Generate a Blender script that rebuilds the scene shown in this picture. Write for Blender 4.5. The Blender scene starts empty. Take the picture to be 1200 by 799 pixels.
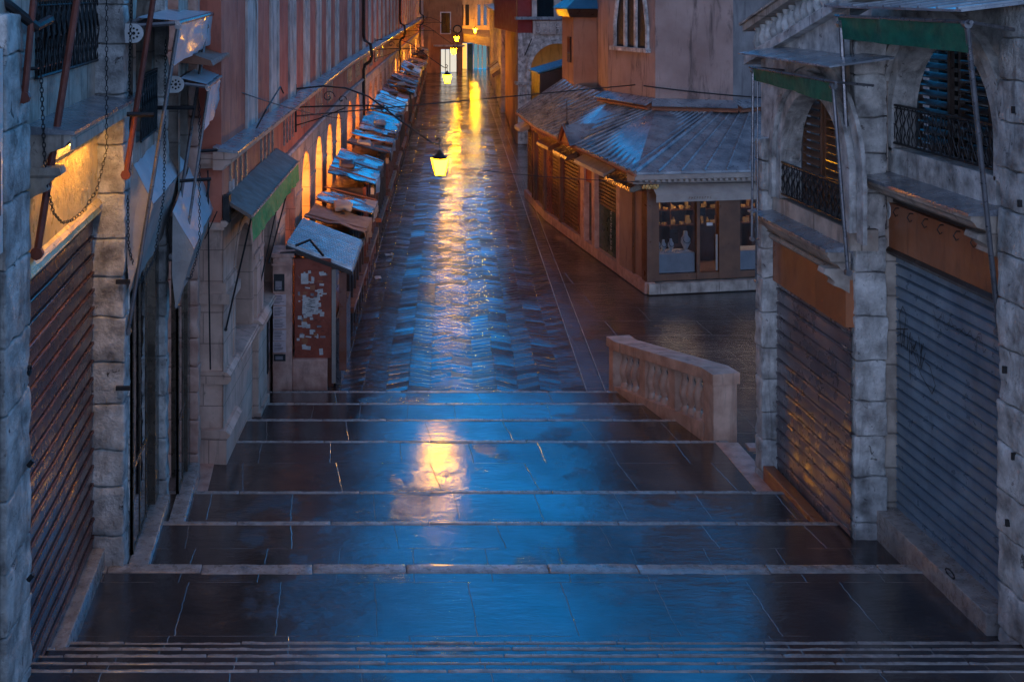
import bpy, bmesh, math, random
from mathutils import Vector, noise
random.seed(7)
R = random.Random(11)
sc = bpy.context.scene
col = sc.collection
SKY = 1.4; GL = 3
F0, PX, PY, H0 = 1337.0, 385.0, -10.0, 7.5      # focal length in photo pixels, principal point, eye height

# ------------------------------------------------------------------ nodes
class E:
    """a value in a node tree; operators add Math nodes"""
    def __init__(s, t, o): s.t, s.o = t, o
    def m(s, op, *a):
        n = s.t.nodes.new('ShaderNodeMath'); n.operation = op
        for i, v in enumerate((s,) + a):
            if isinstance(v, E): s.t.links.new(v.o, n.inputs[i])
            else: n.inputs[i].default_value = v
        return E(s.t, n.outputs[0])
    def __add__(s, b): return s.m('ADD', b)
    def __sub__(s, b): return s.m('SUBTRACT', b)
    def __mul__(s, b): return s.m('MULTIPLY', b)
    def __truediv__(s, b): return s.m('DIVIDE', b)

class Mat:
    def __init__(s, name):
        s.m = bpy.data.materials.new(name); s.m.use_nodes = True
        s.t = s.m.node_tree; s.t.nodes.clear()
        s.out = s.t.nodes.new('ShaderNodeOutputMaterial')
        g = s.t.nodes.new('ShaderNodeNewGeometry'); s.pos = g.outputs['Position']; s.nrm = g.outputs['Normal']
    def n(s, k, **kw):
        x = s.t.nodes.new(k)
        for a, b in kw.items(): setattr(x, a, b)
        return x
    def l(s, a, b): s.t.links.new(a.o if isinstance(a, E) else a, b)
    def mapped(s, scale):
        mp = s.n('ShaderNodeMapping'); mp.inputs['Scale'].default_value = scale
        s.l(s.pos, mp.inputs[0]); return mp.outputs[0]
    def noise(s, scale, detail=6, stretch=None, rough=.55, dist=0):
        x = s.n('ShaderNodeTexNoise'); x.inputs['Scale'].default_value = scale
        x.inputs['Detail'].default_value = detail; x.inputs['Roughness'].default_value = rough
        x.inputs['Distortion'].default_value = dist
        s.l(s.mapped(stretch) if stretch else s.pos, x.inputs['Vector'])
        return E(s.t, x.outputs[0])
    def ramp(s, fac, stops):
        r = s.n('ShaderNodeValToRGB'); s.l(fac, r.inputs[0])
        e = r.color_ramp.elements
        e[0].position, e[0].color = stops[0][0], (*stops[0][1], 1)
        e[1].position, e[1].color = stops[-1][0], (*stops[-1][1], 1)
        for p, c in stops[1:-1]:
            k = e.new(p); k.color = (*c, 1)
        return r.outputs[0]
    def mix(s, fac, a, b, mode='MIX'):
        x = s.n('ShaderNodeMix', data_type='RGBA', blend_type=mode)
        if isinstance(fac, (int, float)): x.inputs[0].default_value = fac
        else: s.l(fac, x.inputs[0])
        for i, v in ((6, a), (7, b)):
            if isinstance(v, tuple): x.inputs[i].default_value = (*v, 1)
            else: s.l(v, x.inputs[i])
        return x.outputs[2]
    def bump(s, h, strength, dist=.02, prev=None):
        b = s.n('ShaderNodeBump'); b.inputs['Strength'].default_value = strength
        b.inputs['Distance'].default_value = dist; s.l(h, b.inputs['Height'])
        if prev is not None: s.l(prev, b.inputs['Normal'])
        return b.outputs[0]
    def step(s, v, a, b):
        x = s.n('ShaderNodeMapRange'); x.interpolation_type = 'SMOOTHSTEP'
        x.inputs[1].default_value = a; x.inputs[2].default_value = b; s.l(v, x.inputs[0])
        return E(s.t, x.outputs[0])

def mk(name, c1, c2, sc_=2.5, rough=.65, bump=.35, bsc=18, metal=0., streak=None, streak_amt=.6, spot=None, spot_at=.62,
       coat=0., bdist=.015, spec=.5, joints=None):
    M = Mat(name)
    n1 = M.noise(sc_, 8)
    c = M.ramp(n1, [(.3, c1), (.7, c2)])
    if streak:
        st = M.step(M.noise(1.5, 8, (2.3, 2.3, .42), .68, .8), .5, .72)
        c = M.mix(st * streak_amt, c, streak)
    if spot:
        sp = M.step(M.noise(sc_ * 1.9, 10, (1, 1, .7), .75, .7), spot_at + .01, spot_at + .09)
        c = M.mix(sp, c, spot)
    fine = M.noise(55, 3)
    c = M.mix(M.step(fine, .3, .7) * .35, c, (.01, .01, .01), 'MIX') if False else c
    p = M.n('ShaderNodeBsdfPrincipled')
    h = M.noise(bsc, 8, None, .65)
    if joints:      # (row height, block length): courses of ashlar or brick
        b = M.n('ShaderNodeTexBrick'); b.inputs['Scale'].default_value = 1
        b.inputs['Mortar Size'].default_value = joints[2] if len(joints) > 2 else .012
        b.inputs['Brick Width'].default_value = joints[1]; b.inputs['Row Height'].default_value = joints[0]
        sx = M.n('ShaderNodeSeparateXYZ'); M.l(M.pos, sx.inputs[0])
        cx = M.n('ShaderNodeCombineXYZ'); M.l(E(M.t, sx.outputs[0]) + E(M.t, sx.outputs[1]), cx.inputs[0])
        M.l(sx.outputs[2], cx.inputs[1]); M.l(cx.outputs[0], b.inputs['Vector'])
        fac = E(M.t, b.outputs['Fac'])
        c = M.mix(fac * .55, c, tuple(v * .3 for v in c1)); h = h - fac * 1.2
    M.l(c, p.inputs['Base Color'])
    rg = M.n('ShaderNodeMapRange'); rg.inputs[1].default_value = .3; rg.inputs[2].default_value = .7
    rg.inputs[3].default_value = max(.03, rough - .15); rg.inputs[4].default_value = min(1, rough + .15)
    M.l(M.noise(sc_ * 2.3, 5), rg.inputs[0]); M.l(rg.outputs[0], p.inputs['Roughness'])
    p.inputs['Metallic'].default_value = metal
    p.inputs['Coat Weight'].default_value = coat; p.inputs['Coat Roughness'].default_value = .12
    p.inputs['Specular IOR Level'].default_value = spec
    M.l(M.bump(h, bump, bdist), p.inputs['Normal'])
    M.l(p.outputs[0], M.out.inputs[0])
    return M.m

def wet_stone(name, mode):
    """rain-soaked paving: dark trachyte under a water film"""
    M = Mat(name)
    sx = M.n('ShaderNodeSeparateXYZ'); M.l(M.pos, sx.inputs[0])
    x, y = E(M.t, sx.outputs[0]), E(M.t, sx.outputs[1])
    wob = (M.noise(1.3, 3) - .5)
    if mode == 'street':
        u = x - y * .108                      # across the street
        w8 = M.noise(.8, 3) - .5
        up = u + w8 * .12
        zig = up.m('PINGPONG', .42) * .5
        t = (y + zig + wob * .22) / .25
        row = t.m('FLOOR'); fr = t.m('FRACT')
        s = up / .42
        fs = s.m('FRACT')
        ed = (fr - .5).m('ABSOLUTE'); es = (fs - .5).m('ABSOLUTE')
        joint = M.step(ed, .45, .5).m('MAXIMUM', M.step(es, .485, .5) * .5)
        cv = M.n('ShaderNodeCombineXYZ'); M.l(row, cv.inputs[0]); M.l(s.m('FLOOR'), cv.inputs[1])
        wn = M.n('ShaderNodeTexWhiteNoise', noise_dimensions='2D'); M.l(cv.outputs[0], wn.inputs[0])
        rid = E(M.t, wn.outputs[0])
        dome = (ed * ed) * -.8
        tilt = (fr - .5) * (rid - .5) * 2.4
        height = dome + tilt + (M.noise(4, 5, (1, 2.2, 1), .6) - .5) * 1.5 + (M.noise(1.1, 3) - .5) * 1.6
        hb, jb = .5, .5
        dist = .017
    else:
        b = M.n('ShaderNodeTexBrick'); b.inputs['Scale'].default_value = 1
        b.inputs['Brick Width'].default_value = 1.45 if mode == 'step' else 2.1
        b.inputs['Row Height'].default_value = 2.7 if mode == 'step' else 1.1
        b.inputs['Mortar Size'].default_value = .013; b.inputs['Mortar Smooth'].default_value = .3
        cv = M.n('ShaderNodeCombineXYZ'); M.l(x + wob * .06, cv.inputs[0]); M.l(y + wob * .1 + .35, cv.inputs[1])
        M.l(cv.outputs[0], b.inputs['Vector'])
        joint = E(M.t, b.outputs['Fac'])
        if mode == 'step':
            rw = (y / 1.05 + wob * .03); ri = rw.m('FLOOR')
            wn = M.n('ShaderNodeTexWhiteNoise', noise_dimensions='1D'); M.l(ri, wn.inputs['W']); h1 = E(M.t, wn.outputs[0])
            fine = M.noise(3.2, 5, None, .7) - .5
            xs = (x + y * (h1 - .5) * .16 + fine * .07) / (h1 * .6 + .8) + h1 * 7.3
            jx = ((xs.m('FRACT') - .5).m('ABSOLUTE') - .4945) * 260.
            jy = (((rw + fine * .025).m('FRACT') - .5).m('ABSOLUTE') - .4955) * 260.
            seen = M.step(M.noise(1.1, 4), .42, .58)
            cl = lambda e: e.m('MAXIMUM', 0.).m('MINIMUM', 1.)
            joint = cl(jx).m('MAXIMUM', cl(jy) * seen * .7) * (seen * .6 + .4)
        rid = M.noise(.7, 2); pj = 1.4
        height = (M.noise(1.5, 5, (1, 1.7, 1), .6) - .5) * 2.3 + (M.noise(5, 7, (1, 2.2, 1), .7) - .5) * 2.1 + (M.noise(3.2, 3, (1, 3, 1)) - .5) * pj
        hb, jb = .3, .5
        dist = .02
    # puddles fill the hollows: smoother and flatter there
    pud = M.step(M.noise(.75, 5, (1, .8, 1), .6), .36, .46) if mode == 'step' else M.step(M.noise(.5, 4, None, .6), .5, .7)
    wetc = M.ramp(M.noise(2.2, 8), [(.3, (.02, .013, .011)), (.55, (.05, .031, .024)), (.75, (.095, .06, .045))])
    c = M.mix(rid * .45, wetc, (.05, .045, .05))
    c = M.mix(joint * (.65 if mode == 'street' else .75), c, (.34, .26, .21) if mode == 'step' else ((.012, .011, .012) if mode == 'street' else (.13, .10, .085)))
    p = M.n('ShaderNodeBsdfPrincipled'); M.l(c, p.inputs['Base Color'])
    p.inputs['Specular IOR Level'].default_value = .03
    M.l(pud * -.1 + .5, p.inputs['Roughness'])
    bs = (pud * -.72 + 1.) 
    hh = height * bs - joint * (jb if mode == 'street' else .8)
    grain = M.noise(38, 5)
    nb = M.bump(hh + grain * (.10 if mode == 'street' else .05), hb, dist)
    M.l(nb, p.inputs['Normal'])
    g = M.n('ShaderNodeBsdfGlossy'); g.distribution = 'BECKMANN'; g.inputs['Color'].default_value = (.92, .95, 1, 1)
    M.l(pud * -.04 + (.045 if mode == 'street' else .052), g.inputs['Roughness']); M.l(nb, g.inputs['Normal'])
    fr_ = M.n('ShaderNodeFresnel'); fr_.inputs[0].default_value = 1.6; M.l(nb, fr_.inputs[1])
    mx = M.n('ShaderNodeMixShader')
    dry = M.step(M.noise(.45, 5, None, .6), .3, .62)
    M.l((E(M.t, fr_.outputs[0]) * 1.3 + .05) * (dry * .45 + .62) * ((rid * .6 + .42) if mode == 'street' else (pud * .12 + .9)), mx.inputs[0]); M.l(p.outputs[0], mx.inputs[1]); M.l(g.outputs[0], mx.inputs[2])
    M.l(mx.outputs[0], M.out.inputs[0])
    return M.m

def emit(name, c, s):
    M = Mat(name); e = M.n('ShaderNodeEmission'); e.inputs[0].default_value = (*c, 1); e.inputs[1].default_value = s
    M.l(e.outputs[0], M.out.inputs[0]); return M.m

def glassy(name, c, rough=.06, trans=0., wav=.1):
    M = Mat(name); p = M.n('ShaderNodeBsdfPrincipled'); p.inputs['Base Color'].default_value = (*c, 1)
    p.inputs['Roughness'].default_value = rough; p.inputs['Coat Weight'].default_value = 1; p.inputs['Coat Roughness'].default_value = rough * .5
    p.inputs['Specular IOR Level'].default_value = .9
    M.l(M.bump(M.noise(1.6, 3), wav, .03), p.inputs['Normal'])
    if trans:
        t = M.n('ShaderNodeBsdfTransparent'); t.inputs[0].default_value = (.8, .82, .85, 1)
        mx = M.n('ShaderNodeMixShader'); mx.inputs[0].default_value = 1 - trans
        M.l(t.outputs[0], mx.inputs[1]); M.l(p.outputs[0], mx.inputs[2]); M.l(mx.outputs[0], M.out.inputs[0])
    else: M.l(p.outputs[0], M.out.inputs[0])
    return M.m

m = {}
m['street'] = wet_stone('wet_street_paving', 'street')
m['square'] = wet_stone('wet_square_slabs', 'square')
m['step'] = wet_stone('wet_step_stone', 'step')
m['nosing'] = mk('pale_nosing_stone', (.22, .18, .16), (.5, .42, .37), 6, .3, .5, 30, spot=(.08, .06, .055), spot_at=.6, coat=.6)
m['stone'] = mk('istrian_stone', (.2, .185, .175), (.86, .83, .79), 4.2, .7, 1.0, 22, streak=(.13, .11, .10), streak_amt=.75, spot=(.05, .04, .035), spot_at=.575, bdist=.035)
m['stone2'] = mk('stained_stone', (.24, .19, .155), (.6, .5, .42), 3.6, .7, .8, 12, streak=(.10, .08, .07), streak_amt=.7, spot=(.09, .07, .06), spot_at=.62, joints=(.42, .9))
m['stone_warm'] = mk('weathered_arcade_stone', (.46, .28, .21), (.82, .56, .44), 1.6, .7, .6, 14, streak=(.13, .09, .07), streak_amt=.75, spot=(.14, .10, .08), spot_at=.64, joints=(.46, 1.0, .008))
m['lead'] = mk('weathered_lead_sheet', (.13, .15, .18), (.40, .43, .46), 2.4, .32, .3, 9, metal=.35, spot=(.10, .09, .08), spot_at=.63, coat=.35)
m['ledge_top'] = mk('wet_ledge_lead', (.10, .11, .13), (.3, .31, .34), 3, .3, .5, 9, metal=.2, spot=(.28, .25, .22), spot_at=.62, coat=.5)
m['red_plaster'] = mk('venetian_red_plaster', (.42, .10, .06), (.68, .22, .14), 1.1, .75, .45, 16, streak=(.12, .04, .03), streak_amt=.6, spot=(.42, .2, .14), spot_at=.7)
m['red_dark'] = mk('deep_red_plaster', (.25, .02, .02), (.34, .05, .04), 1.5, .7, .3)
m['strip'] = mk('pale_pilaster_stone', (.34, .30, .28), (.74, .66, .6), 2, .7, .5, 15, streak=(.12, .10, .09), streak_amt=.95)
m['church'] = mk('weathered_church_render', (.27, .18, .155), (.43, .31, .27), .9, .85, .6, 10, streak=(.09, .065, .06), streak_amt=.9, spot=(.36, .28, .24), spot_at=.68)
m['church2'] = mk('grey_church_render', (.16, .14, .14), (.32, .29, .28), 1.3, .85, .8, 9, streak=(.07, .06, .06), streak_amt=.8, spot=(.06, .05, .05), spot_at=.6)
m['tower'] = mk('brown_smooth_render', (.3, .16, .11), (.4, .24, .17), 1.2, .85, .3, 10, streak=(.12, .08, .06), streak_amt=.7)
m['ochre'] = mk('ochre_plaster', (.4, .16, .06), (.56, .26, .11), 1.2, .8, .4, 12, streak=(.13, .07, .04), streak_amt=.7)
m['ochre2'] = mk('yellow_plaster', (.5, .33, .14), (.75, .52, .25), 1.2, .8, .4, 12, streak=(.2, .12, .06), streak_amt=.6)
m['sh_blue'] = mk('worn_grey_shutter_paint', (.15, .21, .28), (.29, .37, .45), 2.5, .38, .25, 22, metal=.35, streak=(.13, .15, .17), streak_amt=.5, spot=(.04, .045, .05), spot_at=.655)
m['sh_mid'] = mk('mauve_shutter_paint', (.2, .17, .18), (.36, .31, .32), 1.6, .3, .2, 20, metal=.5, spot=(.10, .08, .08), spot_at=.68)
m['sh_brown'] = mk('brown_roller_shutter', (.13, .055, .05), (.24, .11, .085), 1.6, .28, .25, 18, metal=.3, spot=(.3, .25, .24), spot_at=.71, coat=.25)
m['sh_wood'] = mk('brown_slatted_shutter', (.11, .05, .028), (.2, .1, .055), 2.5, .5, .3, 20)
m['brown_board'] = mk('brown_shop_fascia', (.28, .085, .035), (.44, .15, .06), 1.3, .42, .4, 9, streak=(.12, .045, .025), streak_amt=.6, spot=(.07, .03, .02), spot_at=.7, coat=.2)
m['gold_board'] = mk('ochre_varnished_fascia', (.6, .38, .12), (.9, .62, .25), 2.2, .34, .9, 7, streak=(.2, .11, .05), streak_amt=.6, spot=(.2, .11, .05), spot_at=.66, coat=.35, bdist=.03)
m['rust'] = mk('rusted_steel_frame', (.22, .07, .02), (.36, .13, .04), 4, .6, .6, 30)
m['iron'] = mk('black_wrought_iron', (.014, .013, .014), (.04, .036, .036), 8, .45, .4, 50, metal=.4)
m['iron_red'] = mk('red_oxide_strut', (.13, .028, .018), (.24, .06, .035), 6, .5, .3, 40)
m['steel'] = mk('grey_awning_tube', (.13, .13, .14), (.24, .23, .24), 6, .35, .2, 30, metal=.6)
m['dark_wood'] = mk('dark_painted_timber', (.022, .013, .01), (.055, .032, .024), 3, .4, .3, 14, coat=.3)
m['red_wood'] = mk('mahogany_shopfront', (.13, .032, .016), (.24, .075, .038), 2.5, .35, .3, 12, coat=.4)
m['mid_wood'] = mk('brown_shopfront_frame', (.11, .045, .022), (.2, .085, .04), 2.5, .4, .25, 12, coat=.2)
m['bronze'] = mk('bronze_door_frame', (.10, .075, .055), (.2, .15, .11), 3, .3, .2, 20, metal=.6)
m['green_cloth'] = mk('green_awning_cloth', (.001, .075, .045), (.006, .16, .09), 6, .7, .5, 8, bdist=.03)
m['green_bright'] = mk('bright_green_valance', (.0, .26, .07), (.01, .42, .12), 6, .7, .5, 8)
m['blue_cloth'] = mk('pale_blue_awning_cloth', (.42, .5, .56), (.6, .67, .72), 2.5, .45, .8, 5, bdist=.04, coat=.2)
m['grey_cloth'] = mk('grey_awning_cloth', (.3, .27, .25), (.48, .43, .4), 2, .6, .9, 5, bdist=.04)
m['white_cloth'] = mk('off_white_valance', (.3, .25, .22), (.42, .36, .31), 3, .6, .6, 6)
m['paper'] = mk('pasted_white_paper', (.45, .42, .4), (.7, .67, .64), 9, .7, .3, 20, spot=(.25, .18, .16), spot_at=.6)
m['paper_pink'] = mk('pink_notice_paper', (.6, .42, .42), (.75, .58, .56), 9, .7, .2)
m['ink'] = mk('black_ink', (.012, .012, .013), (.02, .02, .02), 5, .6, .1)
m['white'] = mk('white_enamel', (.62, .62, .62), (.78, .78, .77), 5, .35, .1)
m['poster_red'] = mk('peeling_red_panel', (.2, .035, .018), (.38, .08, .04), 5, .55, .6, 18, spot=(.4, .33, .3), spot_at=.62)
m['pink_stone'] = mk('pink_verona_stone', (.46, .22, .16), (.74, .44, .34), 5, .45, .6, 18, streak=(.2, .11, .09), streak_amt=.5, coat=.3)
m['balus'] = mk('verona_balustrade_stone', (.46, .23, .15), (.76, .46, .33), 3, .6, .7, 16, streak=(.16, .09, .07), streak_amt=.75, spot=(.13, .08, .06), spot_at=.66)
m['glass'] = glassy('dark_window_glass', (.012, .013, .016), .05)
m['glass_shop'] = glassy('shop_display_glass', (.02, .015, .012), .04, .86, .05)
m['mirror_door'] = glassy('black_glass_door', (.01, .01, .012), .03, 0, .22)
m['green_door'] = mk('dark_green_door', (.006, .03, .018), (.014, .055, .03), 3, .35, .3, coat=.4)
m['lamp_glow'] = emit('lit_lantern_glass', (1, .42, .001), 560)
m['pane'] = emit('lantern_glow_glass', (1, .40, .003), 105)
m['pane_far'] = emit('far_lantern_glow_glass', (1, .42, .001), 260)
m['globe_glow'] = emit('lit_globe_glass', (1, .37, .045), 420 * GL)
m['white_glow'] = emit('lit_shop_interior', (1, .9, .75), .85)
m['gold_glow'] = emit('lit_shop_gold_interior', (1, .5, .1), 1.6)
m['teal_glow'] = emit('lit_shop_teal_interior', (.25, .5, .6), .5)
m['blue_paint'] = mk('blue_sign_paint', (.02, .14, .25), (.04, .2, .33), 3, .4, .2)
m['tile'] = mk('terracotta_flashing', (.22, .08, .045), (.34, .14, .08), 3, .6, .6, 14)
m['corr'] = mk('corrugated_grey_sheet', (.17, .2, .24), (.28, .32, .37), 3, .35, .2, 14, metal=.4, coat=.2)
m['sheet'] = mk('wet_stall_roof_sheet', (.06, .075, .09), (.26, .3, .34), 1.7, .25, .5, 6, metal=.2, spot=(.12, .075, .05), spot_at=.55, coat=.7)
m['brown_roof'] = mk('brown_felt_roof', (.14, .10, .08), (.22, .17, .14), 3, .7, .4, 14)
m['inner'] = mk('arcade_inner_plaster', (.5, .36, .2), (.66, .5, .3), 1.4, .8, .3, 12, streak=(.3, .17, .08), streak_amt=.5)

# ------------------------------------------------------------------ mesh builder
class MB:
    def __init__(s): s.v, s.f, s.sm = [], [], False
    def add(s, pts, faces):
        b = len(s.v); s.v += [Vector(p) for p in pts]; s.f += [tuple(b + i for i in f) for f in faces]; return s
    def poly(s, pts): return s.add(pts, [tuple(range(len(pts)))])
    def hexa(s, p):    # 8 points: bottom four, top four
        return s.add(p, [(3, 2, 1, 0), (4, 5, 6, 7), (0, 1, 5, 4), (1, 2, 6, 5), (2, 3, 7, 6), (3, 0, 4, 7)])
    def box(s, x0, x1, y0, y1, z0, z1, r=0.):
        x0, x1 = sorted((x0, x1)); y0, y1 = sorted((y0, y1)); z0, z1 = sorted((z0, z1))
        if r <= 0:
            return s.hexa([(x0, y0, z0), (x1, y0, z0), (x1, y1, z0), (x0, y1, z0), (x0, y0, z1), (x1, y0, z1), (x1, y1, z1), (x0, y1, z1)])
        return s.rock(x0, x1, y0, y1, z0, z1, r, 0, 99)
    def rock(s, x0, x1, y0, y1, z0, z1, r=.03, amp=.015, cell=.08, fr=None):
        """rounded block with an uneven, chipped surface"""
        lo, hi = (x0, y0, z0), (x1, y1, z1)
        for ax in range(3):
            a, b = (ax + 1) % 3, (ax + 2) % 3
            def cuts(k):
                L = hi[k] - lo[k]; rr = min(r, L * .45)
                n = max(1, int((L - 2 * rr) / cell))
                return [lo[k], lo[k] + rr * .4] + [lo[k] + rr + (L - 2 * rr) * i / n for i in range(n + 1)] + [hi[k] - rr * .4, hi[k]]
            ca, cb = cuts(a), cuts(b)
            for side in (0, 1):
                pts = []
                for va in ca:
                    for vb in cb:
                        p = [0, 0, 0]; p[ax] = (lo, hi)[side][ax]; p[a] = va; p[b] = vb
                        core = [min(max(p[i], lo[i] + min(r, (hi[i] - lo[i]) * .45)), hi[i] - min(r, (hi[i] - lo[i]) * .45)) for i in range(3)]
                        d = Vector(p) - Vector(core)
                        q = Vector(core) + (d.normalized() * min(r, .5) if d.length > 1e-6 else d)
                        if amp:
                            nn = noise.noise_vector(q * 5.5) * amp + noise.noise_vector(q * 17) * amp * .45
                            q = q + nn
                        pts.append(fr.p(q[1], q[2], q[0]) if fr else q)
                W = len(cb); fs = []
                for i in range(len(ca) - 1):
                    for j in range(len(cb) - 1):
                        f = (i * W + j, (i + 1) * W + j, (i + 1) * W + j + 1, i * W + j + 1)
                        fs.append(f if side else f[::-1])
                s.add(pts, fs)
        return s
    def extr(s, prof, a, b, closed=True):
        """profile: points at a; swept by vector to b (list of pts both)"""
        n = len(prof); A = [Vector(p) + Vector(a) for p in prof]; B = [Vector(p) + Vector(b) for p in prof]
        fs = [(i, (i + 1) % n, n + (i + 1) % n, n + i) for i in range(n if closed else n - 1)]
        if closed: fs += [tuple(range(n))[::-1], tuple(range(n, 2 * n))]
        return s.add(A + B, fs)
    def tube(s, pts, r, n=6, closed=False):
        pts = [Vector(p) for p in pts]; rings = []
        for i, p in enumerate(pts):
            if closed: d = pts[(i + 1) % len(pts)] - pts[i - 1]
            else: d = pts[min(i + 1, len(pts) - 1)] - pts[max(i - 1, 0)]
            d.normalize()
            up = Vector((0, 0, 1)) if abs(d.z) < .9 else Vector((0, 1, 0))
            a = d.cross(up).normalized(); b = d.cross(a)
            rr = r[i] if isinstance(r, (list, tuple)) else r
            rings.append([p + (a * math.cos(t) + b * math.sin(t)) * rr for t in [2 * math.pi * k / n for k in range(n)]])
        V = [q for rg in rings for q in rg]; fs = []
        m_ = len(rings)
        for i in range(m_ if closed else m_ - 1):
            for k in range(n):
                j = (i + 1) % m_
                fs.append((i * n + k, i * n + (k + 1) % n, j * n + (k + 1) % n, j * n + k))
        if not closed: fs += [tuple(range(n))[::-1], tuple((m_ - 1) * n + k for k in range(n))]
        return s.add(V, fs)
    def lathe(s, c, prof, n=12):
        V, fs = [], []
        for r, z in prof:
            for k in range(n):
                t = 2 * math.pi * k / n; V.append((c[0] + r * math.cos(t), c[1] + r * math.sin(t), c[2] + z))
        for i in range(len(prof) - 1):
            for k in range(n): fs.append((i * n + k, i * n + (k + 1) % n, (i + 1) * n + (k + 1) % n, (i + 1) * n + k))
        fs += [tuple(range(n))[::-1], tuple((len(prof) - 1) * n + k for k in range(n))]
        return s.add(V, fs)
    def chain(s, pts, step=.04, r=.0045):
        pts = [Vector(p) for p in pts]; seg = []
        for a, b in zip(pts, pts[1:]):
            k = max(1, int((b - a).length / .01)); seg += [a.lerp(b, i / k) for i in range(k)]
        d, last, idx = 0, seg[0], 0
        for i in range(1, len(seg)):
            d += (seg[i] - seg[i - 1]).length
            if d >= step:
                d = 0; c = (seg[i] + last) / 2; t = (seg[i] - last).normalized(); last = seg[i]
                side = t.cross(Vector((0, 1, 0) if idx % 2 else (1, 0, 0))).normalized(); idx += 1
                ring = [c + t * math.cos(q) * step * .68 + side * math.sin(q) * step * .36 for q in [2 * math.pi * k / 8 for k in range(8)]]
                s.tube(ring, r, 4, True)
        return s
    def build(s, name, mat, parent=None, smooth=False, label=None):
        o0 = parent
        off = Vector((0, 0, 0)); q = parent
        while q is not None: off += q.location; q = q.parent
        me = bpy.data.meshes.new(name); me.from_pydata([v - off for v in s.v], [], s.f)
        me.materials.append(mat)
        bm = bmesh.new(); bm.from_mesh(me); bmesh.ops.remove_doubles(bm, verts=bm.verts, dist=.0004)
        bmesh.ops.recalc_face_normals(bm, faces=bm.faces); bm.to_mesh(me); bm.free()
        if smooth:
            for p in me.polygons: p.use_smooth = True
            try: me.set_sharp_from_angle(angle=math.radians(38))
            except Exception: pass
        o = bpy.data.objects.new(name, me); col.objects.link(o); o.parent = parent
        if label: o['label'] = label
        return o

class Fr:
    """wall frame: u along the wall, z up, d into the wall (negative: out towards the street)"""
    def __init__(s, x, y, dx, dy, side):
        L = math.hypot(dx, dy); s.o = (x, y); s.d = (dx / L, dy / L)
        s.n = (s.d[1] * side, -s.d[0] * side)      # outward normal
    def p(s, u, z, d=0):
        return Vector((s.o[0] + s.d[0] * u - s.n[0] * d, s.o[1] + s.d[1] * u - s.n[1] * d, z))
    def box(s, mb, u0, u1, z0, z1, d0, d1):
        return mb.hexa([s.p(u0, z0, d0), s.p(u1, z0, d0), s.p(u1, z0, d1), s.p(u0, z0, d1), s.p(u0, z1, d0), s.p(u1, z1, d0), s.p(u1, z1, d1), s.p(u0, z1, d1)])
    def prof(s, mb, u0, u1, pts):       # pts (d, z) swept along u
        n = len(pts); A = [s.p(u0, z, d) for d, z in pts]; B = [s.p(u1, z, d) for d, z in pts]
        return mb.add(A + B, [(i, (i + 1) % n, n + (i + 1) % n, n + i) for i in range(n)] + [tuple(range(n))[::-1], tuple(range(n, 2 * n))])
    def arch_wall(s, mb, u0, u1, z0, z1, ops, t=.3, N=14):
        """wall u0..u1 with round-headed openings (uc, r, zspring, zbottom)"""
        cur = u0; q = lambda a, b, c, d: mb.add([s.p(*a), s.p(*b), s.p(*c), s.p(*d)], [(0, 1, 2, 3)])
        for uc, r, zs, zb in sorted(ops):
            a, b = uc - r, uc + r
            if a > cur: q((cur, z0), (a, z0), (a, z1), (cur, z1))
            if zb > z0:
                q((a, z0), (b, z0), (b, zb), (a, zb)); q((a, zb, 0), (b, zb, 0), (b, zb, t), (a, zb, t))
            arc = [(uc - r * math.cos(math.pi * i / N), zs + r * math.sin(math.pi * i / N)) for i in range(N + 1)]
            for (ua, za), (ub, zb_) in zip(arc, arc[1:]):
                q((ua, za), (ub, zb_), (ub, z1), (ua, z1)); q((ua, za, 0), (ub, zb_, 0), (ub, zb_, t), (ua, za, t))
            q((a, zb, 0), (a, zs, 0), (a, zs, t), (a, zb, t)); q((b, zb, 0), (b, zs, 0), (b, zs, t), (b, zb, t))
            cur = b
        if u1 > cur: q((cur, z0), (u1, z0), (u1, z1), (cur, z1))
        return mb
    def archivolt(s, mb, uc, r, zs, zb, w, proud, N=18, inset=0.):
        """moulded ring with straight jambs, r = inner radius"""
        pts = [(uc - r, zb, 0)] ; path = [(-1, 0)]
        line = [((uc - r, zb), (-1, 0)), ((uc - r, zs), (-1, 0))]
        for i in range(1, N):
            a = math.pi * i / N; line.append(((uc - r * math.cos(a), zs + r * math.sin(a)), (-math.cos(a), math.sin(a))))
        line += [((uc + r, zs), (1, 0)), ((uc + r, zb), (1, 0))]
        V = []
        for (u, z), (nu, nz) in line:
            V += [s.p(u, z, inset), s.p(u, z, -proud), s.p(u + nu * w, z + nz * w, -proud), s.p(u + nu * w, z + nz * w, .01)]
        fs = []
        for i in range(len(line) - 1):
            for k in range(3): fs.append((i * 4 + k, i * 4 + k + 1, (i + 1) * 4 + k + 1, (i + 1) * 4 + k))
        fs += [(0, 1, 2, 3), tuple(len(V) - 4 + k for k in range(4))]
        return mb.add(V, fs)

def tag(o, label=None, cat=None, group=None, kind=None):
    if label: o['label'] = label
    if cat: o['category'] = cat
    if group: o['group'] = group
    if kind: o['kind'] = kind
    return o
def root(name, loc, label, cat, group=None):
    o = bpy.data.objects.new(name, None); col.objects.link(o); o.location = loc; o.empty_display_size = .3
    return tag(o, label, cat, group)
def arc(c, r, a0, a1, n=12, plane='xz', yy=0):
    return [(c[0] + r * math.cos(a0 + (a1 - a0) * i / n), c[1] + r * math.sin(a0 + (a1 - a0) * i / n)) for i in range(n + 1)]

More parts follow.
